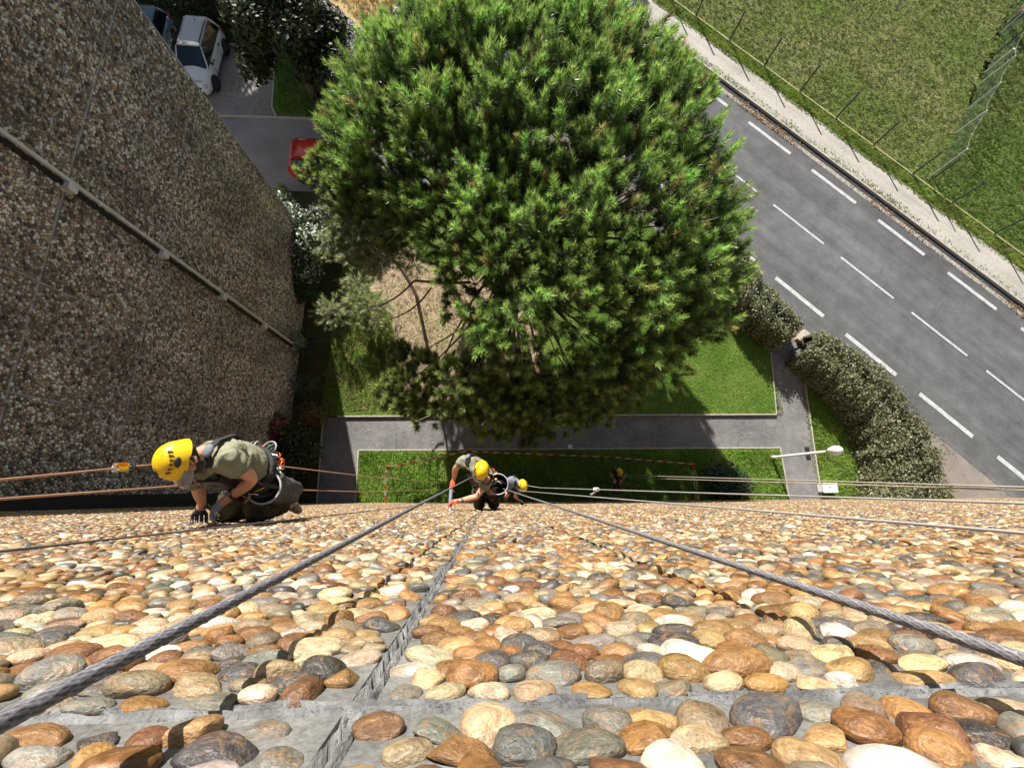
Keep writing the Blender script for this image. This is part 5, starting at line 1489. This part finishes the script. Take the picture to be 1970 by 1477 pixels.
def bag(label, top, bottom, r0, r1, group='tool bags hanging from the workers', seed=3, items=True):
    rng = np.random.default_rng(seed); top, bottom = Vector(top), Vector(bottom)
    root = empty('tool_bag', top); tag(root, label, 'bag', group)
    ax = (top-bottom).normalized(); fm = frame(ax); L_ = (top-bottom).length
    nu, nv = 26, 9; vs, fs = [], []
    for j in range(nv+1):
        t = j/nv; r = r0 + (r1-r0)*t
        for i in range(nu):
            a = 2*PI*i/nu; w = 1 + (.05*math.sin(5*a+3*t*2)+.035*math.sin(9*a-5*t))*min(1, t*2.5)
            vs.append(top + fm @ Vector((r*w*math.cos(a), r*w*math.sin(a), -L_*t - .02*math.sin(3*a)*t)))
    for j in range(nv):
        for i in range(nu): fs.append((j*nu+i, j*nu+(i+1)%nu, (j+1)*nu+(i+1)%nu, (j+1)*nu+i))
    fs.append(tuple(nv*nu+i for i in range(nu)))
    inner = [v + (top - ax*L_*.5 - v)*.04 for v in vs]; b0 = len(vs)
    g = Geo(); g.add(vs, fs); g.build('sack', MT['bag'], root, True)
    g = Geo(); g.add([top + (v - top)*.965 for v in vs], [f[::-1] for f in fs]); g.build('lining', MT['black'], root, True)
    g = Geo(); g.torus(top, r0, .0085, fm, 30, 6); g.build('rim', MT['whiterim'], root, True)
    g = Geo()
    for s in (1,-1): g.ribbon(bezier(top + fm @ Vector((r0*s,0,-.02)), top + fm @ Vector((r0*.6*s,.0,.2)), top + fm @ Vector((.02*s,.04,.25)), 8), fm @ Vector((0,1,0)), .022, .004)
    g.build('strap', MT['blackcloth'], root)
    if items:
        g = Geo(); g.tube(bezier(top + fm @ Vector((-.05,.02,-.06)), top + fm @ Vector((0,.07,.02)), top + fm @ Vector((.06,.0,-.05)), 8), .008, 6); g.build('hose_loop', MT['whiterim'], root, True)
        g = Geo(); g.ell(top + fm @ Vector((-.03,.07,-.02)), (.02,.02,.025)); g.build('yellow_knob', MT['yellow'], root, True)
        g = Geo()
        for k in range(4):
            a = rng.uniform(0, 6.28); p = top + fm @ Vector((.05*math.cos(a), .05*math.sin(a), -.1)); g.tube([p, p + ax*.09 + fm @ Vector((*rng.normal(0,.02,2),0))], .009, 6)
        g.build('tool_handles', MT['postdark'], root)
    return root

J1 = dict(head=(-2.002,.183,16.405), neck=(-1.966,.244,16.219), chest=(-1.919,.213,16.039), pelvis=(-1.874,.134,15.735), shl=(-1.799,.217,16.294), shr=(-2.108,.132,16.112), ell=(-1.707,.070,16.061), wrl=(-1.914,-.057,15.979), hal=(-1.979,-.125,16.006), elr=(-2.215,.015,15.872), wrr=(-2.300,-.097,15.663), har=(-2.327,-.170,15.622), hil=(-1.785,.115,15.802), hir=(-1.960,.087,15.692), knl=(-1.943,-.182,15.537), anl=(-1.835,-.126,15.137), tol=(-1.811,-.213,14.972), knr=(-2.214,-.187,15.486), anr=(-2.141,-.159,15.077), tor=(-2.167,-.209,14.898))
J2 = dict(head=(-.135,.238,13.186), neck=(-.185,.340,13.022), chest=(-.190,.275,12.816), pelvis=(-.075,.065,12.596), shl=(-.026,.149,12.992), shr=(-.368,.402,12.989), ell=(-.196,-.119,12.956), wrl=(-.451,-.176,12.902), hal=(-.584,-.197,12.909), elr=(-.532,.293,12.778), wrr=(-.567,.130,12.587), har=(-.604,.045,12.592), hil=(.005,.018,12.656), hir=(-.155,.020,12.529), knl=(.047,-.251,12.321), anl=(.067,-.183,11.906), tol=(.096,-.256,11.732), knr=(-.192,-.269,12.216), anr=(-.169,-.201,11.803), tor=(-.154,-.275,11.629))
J3 = dict(head=(.761,.061,8.902), neck=(.699,.099,8.717), chest=(.585,.102,8.497), pelvis=(.535,.028,8.194), shl=(.707,.001,8.572), shr=(.496,.198,8.747), ell=(.588,-.186,8.391), wrl=(.703,-.304,8.201), hal=(.759,-.331,8.139), elr=(.380,.140,8.486), wrr=(.359,-.047,8.313), har=(.397,-.123,8.340), hil=(.628,-.024,8.171), hir=(.465,-.023,8.282), knl=(.591,-.281,7.822), anl=(.571,-.229,7.412), tol=(.593,-.33,7.241), knr=(.426,-.26,7.912), anr=(.413,-.22,7.500), tor=(.433,-.33,7.340))
J4 = dict(head=(4.482,.509,4.319), neck=(4.467,.587,4.136), chest=(4.485,.559,3.937), pelvis=(4.557,.421,3.659), shl=(4.644,.552,4.098), shr=(4.320,.604,4.197), ell=(4.791,.413,3.893), wrl=(4.714,.234,3.733), hal=(4.638,.162,3.715), elr=(4.313,.487,3.931), wrr=(4.403,.308,3.773), har=(4.423,.234,3.819), hil=(4.648,.422,3.609), hir=(4.478,.419,3.734), knl=(4.729,.067,3.378), anl=(4.74,-.3,3.2), tol=(4.74,-.44,3.3), knr=(4.540,.066,3.491), anr=(4.55,-.3,3.3), tor=(4.55,-.44,3.42))
worker('man in olive shirt kneeling on the wall at left, one grey and one black glove', J1, (-.5,-.12,.86), (.08,-.95,-.32), 'olive', 'khaki', ('greyglove','black'), watch='l', seed=4)
worker('man with red gloves hanging on the wall above the joint, seen from straight above', J2, (.12,-.3,.94), (-.25,-.93,-.2), 'olive', 'khaki', ('redglove','redglove'), watch='l', seed=5)
worker('man in blue-grey shirt lower down the wall, just right of the red-gloved man', J3, (.2,-.3,.93), (.2,-.95,-.2), 'bluegrey', 'khaki', ('skin','skin'), seed=6, fine=False)
worker('lowest man, in dark clothes, hanging in the shade above the taped-off lawn', J4, (.1,-.3,.94), (.1,-.95,-.2), 'darkshirt', 'khaki', ('skin','skin'), seed=7, fine=False)
bag('grey fabric tool bag full of tools at the hip of the man in profile', at_depth(508,938,3.5), at_depth(556,946,4.0), .122, .115)
bag('dark tool bag with a pale rim at the hip of the red-gloved man', at_depth(958,931,6.5), at_depth(957,934,6.95), .15, .12, seed=8)
# caulking gun in the red gloves
a, b = Vector(J2['har']), Vector(J2['hal'])
cg = empty('sealant_gun', a); tag(cg, 'grey sealant gun held between the two red gloves', 'tool')
d = (b-a).normalized()
g = Geo(); g.tube([a + d*.0 + V3(0,-.03,0), b + d*.06 + V3(0,-.05,0)], .026, 12); g.build('barrel', MT['greycloth'], cg, True)
g = Geo(); g.tube([b + d*.06 + V3(0,-.05,0), b + d*.14 + V3(0,-.07,0)], [.018,.005], 10); g.build('nozzle', MT['whiterim'], cg, True)
g = Geo(); g.tube([a - d*.12 + V3(0,-.02,0), a + d*.02 + V3(0,-.03,0)], .007, 8); g.tube([a - d*.01, a + V3(.03,.02,-.12)], .012, 8); g.build('handle', MT['postdark'], cg, True)
# person at the far fence
f = ground(1938, 51, .13)
def up_(dx, dy, z): return Vector((f.x+dx, f.y+dy, .13+z))
pr = empty('person', f); tag(pr, 'person in pink top and wide dark trousers by the netting at the top edge', 'person')
bd = [[(up_(0,0,.92),.12),(up_(0,0,1.15),.12),(up_(0,0,1.35),.12),(up_(0,0,1.5),.055),(up_(0,0,1.62),.085),(up_(0,-.01,1.72),.08)]]
for s in (1,-1):
    bd.append([(up_(0,0,1.35),.12),(up_(.2*s,0,1.38),.055),(up_(.36*s,.06,1.18),.04),(up_(.38*s,-.1,1.0),.032),(up_(.37*s,-.18,.95),.03)])
    bd.append([(up_(0,0,.92),.12),(up_(.1*s,0,.85),.09),(up_(.12*s,.06*s,.46),.06),(up_(.1*s,.12*s,.08),.045),(up_(.1*s,.12*s-.14,.04),.04)])
skin('body', bd, MT['skin'], pr)
skin('top', [[(up_(0,0,.98),.17),(up_(0,0,1.2),.15),(up_(0,0,1.37),.14),(up_(0,0,1.46),.08)]] + [[(up_(0,0,1.37),.14),(up_(.2*s,0,1.4),.075),(up_(.3*s,.03,1.27),.065)] for s in (1,-1)], MT['pink'], pr)
skin('trousers', [[(up_(0,0,1.0),.16),(up_(0,0,.9),.17)]] + [[(up_(0,0,.9),.17),(up_(.13*s,.02*s,.75),.15),(up_(.14*s,.06*s,.46),.13),(up_(.1*s,.12*s,.12),.1)] for s in (1,-1)], MT['darkred'], pr)
g = Geo(); g.ell(up_(0,.01,1.74), (.095,.1,.09)); g.build('hair', MT['hair'], pr, True)
g = Geo(); [g.ell(up_(.1*s,.12*s-.08,.05), (.05,.13,.05)) for s in (1,-1)]; g.build('shoes', MT['black'], pr, True)

# ================================================================== ROPES
def rope_mat(name, base, fleck, scale=1.0):
    return mat(name, rough=.85, spec=.25, attr=True, bump=(900, .3, .001))
MT['rope'] = rope_mat('braided_rope', None, None)
def rope(label, pts, r, dark, light, near=True, group=None, fleck=.3, seed=1):
    """braided rope along pts; rings close together where it passes near the lens"""
    rng = np.random.default_rng(seed)
    pts = [np.array(p) for p in pts]; P_, prev = [], None; acc = 0; A_ = []
    eye = np.array([0, 0, H])
    for a, b in zip(pts[:-1], pts[1:]):
        L_ = np.linalg.norm(b-a); s = 0
        while s < L_:
            p = a + (b-a)*s/L_; P_.append(p); A_.append(acc + s); D = np.linalg.norm(p-eye)
            s += max(.0022, D*.004) if near else max(.02, D*.02)
        acc += L_
    P_.append(pts[-1]); A_.append(acc); P_ = np.array(P_); A_ = np.array(A_)
    n = len(P_); k = 20 if near else 8
    T = unit(np.gradient(P_, axis=0)); ref = np.array([0.31, .9, .28]); U_ = unit(np.cross(T, ref)); W_ = np.cross(T, U_)
    th = np.arange(k)*2*PI/k
    dist = np.linalg.norm(P_-eye, axis=1)
    pitch = 2*PI/(.0125*r/.0055)
    q1 = np.sin(A_[:, None]*pitch*.5 + 5*th[None]); q2 = np.sin(A_[:, None]*pitch*.5 - 5*th[None])
    br = np.maximum(q1*(q1*q2 > 0), 0) + np.abs(q1*q2)
    amp = np.clip(1.6 - dist, 0, 1)[:, None]
    rr = r*(1 + (.13*(br - .5))*amp) if near else np.full((n, k), r)
    V = P_[:, None] + rr[..., None]*(U_[:, None]*np.cos(th)[None, :, None] + W_[:, None]*np.sin(th)[None, :, None])
    mixv = np.clip(br*1.1*amp + .55*(1-amp), 0, 1)[..., None]*rng.uniform(.85, 1.15, (n, k, 1))
    spot = ((q1 > .35) & (q2 > .35) & ((np.floor(A_*pitch/PI/2).astype(int) % 3 == 0)[:, None]))[..., None]*fleck
    col = np.array(dark)*(1-mixv) + np.array(light)*mixv; col = col*(1-spot) + np.array([.62,.62,.66])*spot
    i, j = np.meshgrid(np.arange(n-1), np.arange(k), indexing='ij')
    Q = np.stack([i*k+j, i*k+(j+1)%k, (i+1)*k+(j+1)%k, (i+1)*k+j], -1).reshape(-1, 4)
    o = link('rope', np_mesh('rope', V.reshape(-1, 3), Q, MT['rope'], np.clip(col, 0, 1).reshape(-1, 3)))
    return tag(o, label, 'rope', group)
def beyond(a, b, t): return tuple(Vector(a) + (Vector(a)-Vector(b)).normalized()*t)
DG, LG = (.035,.033,.04), (.22,.21,.235)
a, b = at_axis(0,1390,.235), at_depth(909,917,6.1)
rope('thick dark braided rope crossing the lower left towards the red-gloved man', [beyond(a,b,.25), a, b], .0055, DG, LG, seed=1)
a, b = at_axis(1970,1268,.35), at_depth(968,940,6.5)
rope('thick grey braided rope crossing the lower right towards the red-gloved man', [beyond(a,b,.3), a, b], .0055, (.05,.045,.045), (.27,.26,.275), seed=2)
q = on_wall(0, 1082)
rope('thin dark rope lying down the pebbles at left, passing under the kneeling man', [(q.x, wall_y(z)+.035, z) for z in (H+.3, 17, 14, 10, 5, .3)], .005, (.07,.06,.06), (.2,.18,.18), near=False)
OD, OL_ = (.3,.13,.07), (.62,.36,.24)
a, b = at_depth(0,923,1.75), at_depth(300,893,2.95)
rope('upper orange-brown rope from the left edge to the helmet of the man in profile', [beyond(a,b,1.2), a, b, Vector(J1['chest'])+V3(0,-.18,.0)], .0055, OD, OL_, near=False)
a, b = at_depth(0,960,1.7), at_depth(404,930,3.25)
rope('lower orange-brown rope running in from the left to the chest of the man in profile', [beyond(a,b,1.2), a, b, Vector(J1['pelvis'])+V3(0,-.2,.05)], .0055, OD, OL_, near=False)
a, b = at_depth(509,893,3.55), at_depth(694,915,6.1)
rope('upper orange-brown rope trailing from the belt of the man in profile to the lawn', [Vector(J1['pelvis'])+V3(.05,.1,0), a, b, (b.x+.02, b.y+.02, .08)], .0055, OD, OL_, near=False)
a, b = at_depth(570,942,4.0), at_depth(699,946,6.3)
rope('lower orange-brown rope trailing from below the grey fabric tool bag to the lawn', [a, b, (b.x+.02, b.y, .08)], .0055, OD, OL_, near=False)
PD, PL_ = (.2,.19,.18), (.46,.44,.42)
a, b = at_axis(1970,968,2.0), at_depth(1040,938,9.9)
rope('pale rope with a knot in it, running from the right edge to the blue-grey-shirted man', [beyond(a,b,2), a, b, Vector(J3['chest'])], .0065, PD, PL_, near=False)
kp = at_depth(1145, 942, 9.9*.55+2); 
a2, b2 = at_axis(1970,1025,1.25), at_depth(1002,944,10.3)
rope('pale rope grazing the pebbles from the right edge to the blue-grey-shirted man', [beyond(a2,b2,1), a2, b2, Vector(J3['pelvis'])], .0058, PD, PL_, near=False)
a3, b3 = at_axis(1970,937,3.6), at_depth(1212,914,14.9)
rope('upper of the two thin cream ropes from the right edge down to the lowest man', [beyond(a3,b3,3), a3, b3, Vector(J4['chest'])], .008, (.3,.27,.2), (.5,.46,.36), near=False)
a4, b4 = at_axis(1970,943,3.6), at_depth(1226,919,15.1)
rope('lower of the two thin cream ropes from the right edge down to the lowest man', [beyond(a4,b4,3), a4, b4, Vector(J4['pelvis'])], .008, (.3,.27,.2), (.5,.46,.36), near=False)
# devices on the ropes
def on_seg(a, b, px):
    lo, hi = 0.0, 1.0
    for _ in range(40):
        m_ = (lo+hi)/2; p = Vector(a).lerp(Vector(b), m_); c = ROT @ np.array([p.x, p.y, p.z-H]); x = CX + FPX*c[0]/-c[2]
        x0 = Vector(a); c0 = ROT @ np.array([x0.x, x0.y, x0.z-H]); xa = CX + FPX*c0[0]/-c0[2]
        if (x > px) == (xa > px): lo = m_
        else: hi = m_
    return Vector(a).lerp(Vector(b), lo)
k0 = on_seg(a, b, 1147)
g = Geo()
for i in range(5): g.torus(k0 + (b-a).normalized()*.03*(i-2), .022, .012, frame((b-a) + V3(random.uniform(-2,2), random.uniform(-2,2), 0)), 12, 6)
g.tube([k0 + V3(0,-.01,.05), k0 + V3(-.02,-.06,-.12), k0+V3(-.06,-.08,-.16)], .014, 6)
o = g.build('rope_knot', MT['kerb'], None, True); tag(o, 'pale knot in the upper rope of the blue-grey-shirted man, over the dark lawn', 'knot')
a5, b5 = at_depth(0,923,1.75), at_depth(300,893,2.95)
k0 = on_seg(a5, b5, 233); d = (b5-a5).normalized()
gr = empty('rope_grab', k0); tag(gr, 'orange and silver rope grab clipped on the upper orange rope left of the yellow helmet', 'rope grab')
fm = Matrix.Translation(k0) @ frame(d, (0,1,.3)).to_4x4()
g = Geo(); g.box((-.008,-.02,-.075),(.008,.022,.075), mat=fm); g.ell(k0 + d*-.05, (.014,.022,.03)); g.build('frame', MT['metal'], gr)
g = Geo(); g.box((-.012,.006,-.055),(.012,.028,.045), mat=fm); g.build('cam', MT['orange'], gr)
g = Geo(); g.torus(k0 + d*.1, .035, .007, frame((.3,.2,1)), 14, 6, sx=.6); g.tube([k0 + d*.1, Vector(J1['neck'])+V3(-.03,-.2,.05)], .012, 6); g.build('lanyard', MT['blackcloth'], gr)

# ================================================================== LITTER AND RAGGED EDGES
def scatter(name, P3, size, base, alt, pa, seed, asp=.6):
    rng = np.random.default_rng(seed); n = len(P3)
    o = link(name, leaf_mesh(name, P3, np.tile([0,0,1.0], (n, 1)), size, rng, tones(n, rng, base, .4, alt, pa), asp=asp, spread=.35)); tag(o, kind='stuff'); return o
rg = np.random.default_rng(77)
def along(n, n0, n1, z, s0=-8, s1=32, clump=14):
    cs = rg.uniform(s0, s1, clump); s_ = np.where(rg.random(n) < .7, cs[rg.integers(0, clump, n)] + rg.normal(0, .55, n), rg.uniform(s0, s1, n))
    nn = n0 + (n1-n0)*rg.beta(1.2, 2.2, n)
    return np.c_[RA.x + RD.x*s_ + RN.x*nn, RA.y + RD.y*s_ + RN.y*nn, np.full(n, z) + rg.uniform(0, .02, n)]
scatter('fallen_leaves', along(1500, .62, .05, .03), .045, (.24,.13,.05), (.4,.26,.1), .35, 1)
scatter('kerb_weeds', along(2600, -.08, -.62, .15, clump=22), .04, (.16,.2,.05), (.3,.28,.12), .35, 2)
scatter('verge_edge_weeds', along(3200, -1.76, -1.5, .15, clump=26), .045, (.15,.22,.04), (.32,.3,.12), .3, 3)
sh = along(900, 9.2, 10.0, .02); scatter('road_edge_debris', sh, .035, (.2,.16,.1), (.34,.3,.22), .4, 4)
q = np.c_[rg.uniform(-7.5, 13.5, 700), rg.uniform(1.75, 3.2, 700), np.full(700, .03)]
scatter('path_litter', q, .028, (.3,.24,.17), (.55,.5,.42), .25, 5)
pl_ = gp((1541,690),(1555,790),(1579,955)); q = []
for a_, b_ in zip(pl_[:-1], pl_[1:]):
    t = rg.random(260); q.append(np.c_[a_[0] + (b_[0]-a_[0])*t + rg.normal(-.06, .07, 260), a_[1] + (b_[1]-a_[1])*t, np.full(260, .035)])
scatter('path_edge_weeds', np.concatenate(q), .035, (.17,.2,.06), (.34,.29,.16), .4, 6)
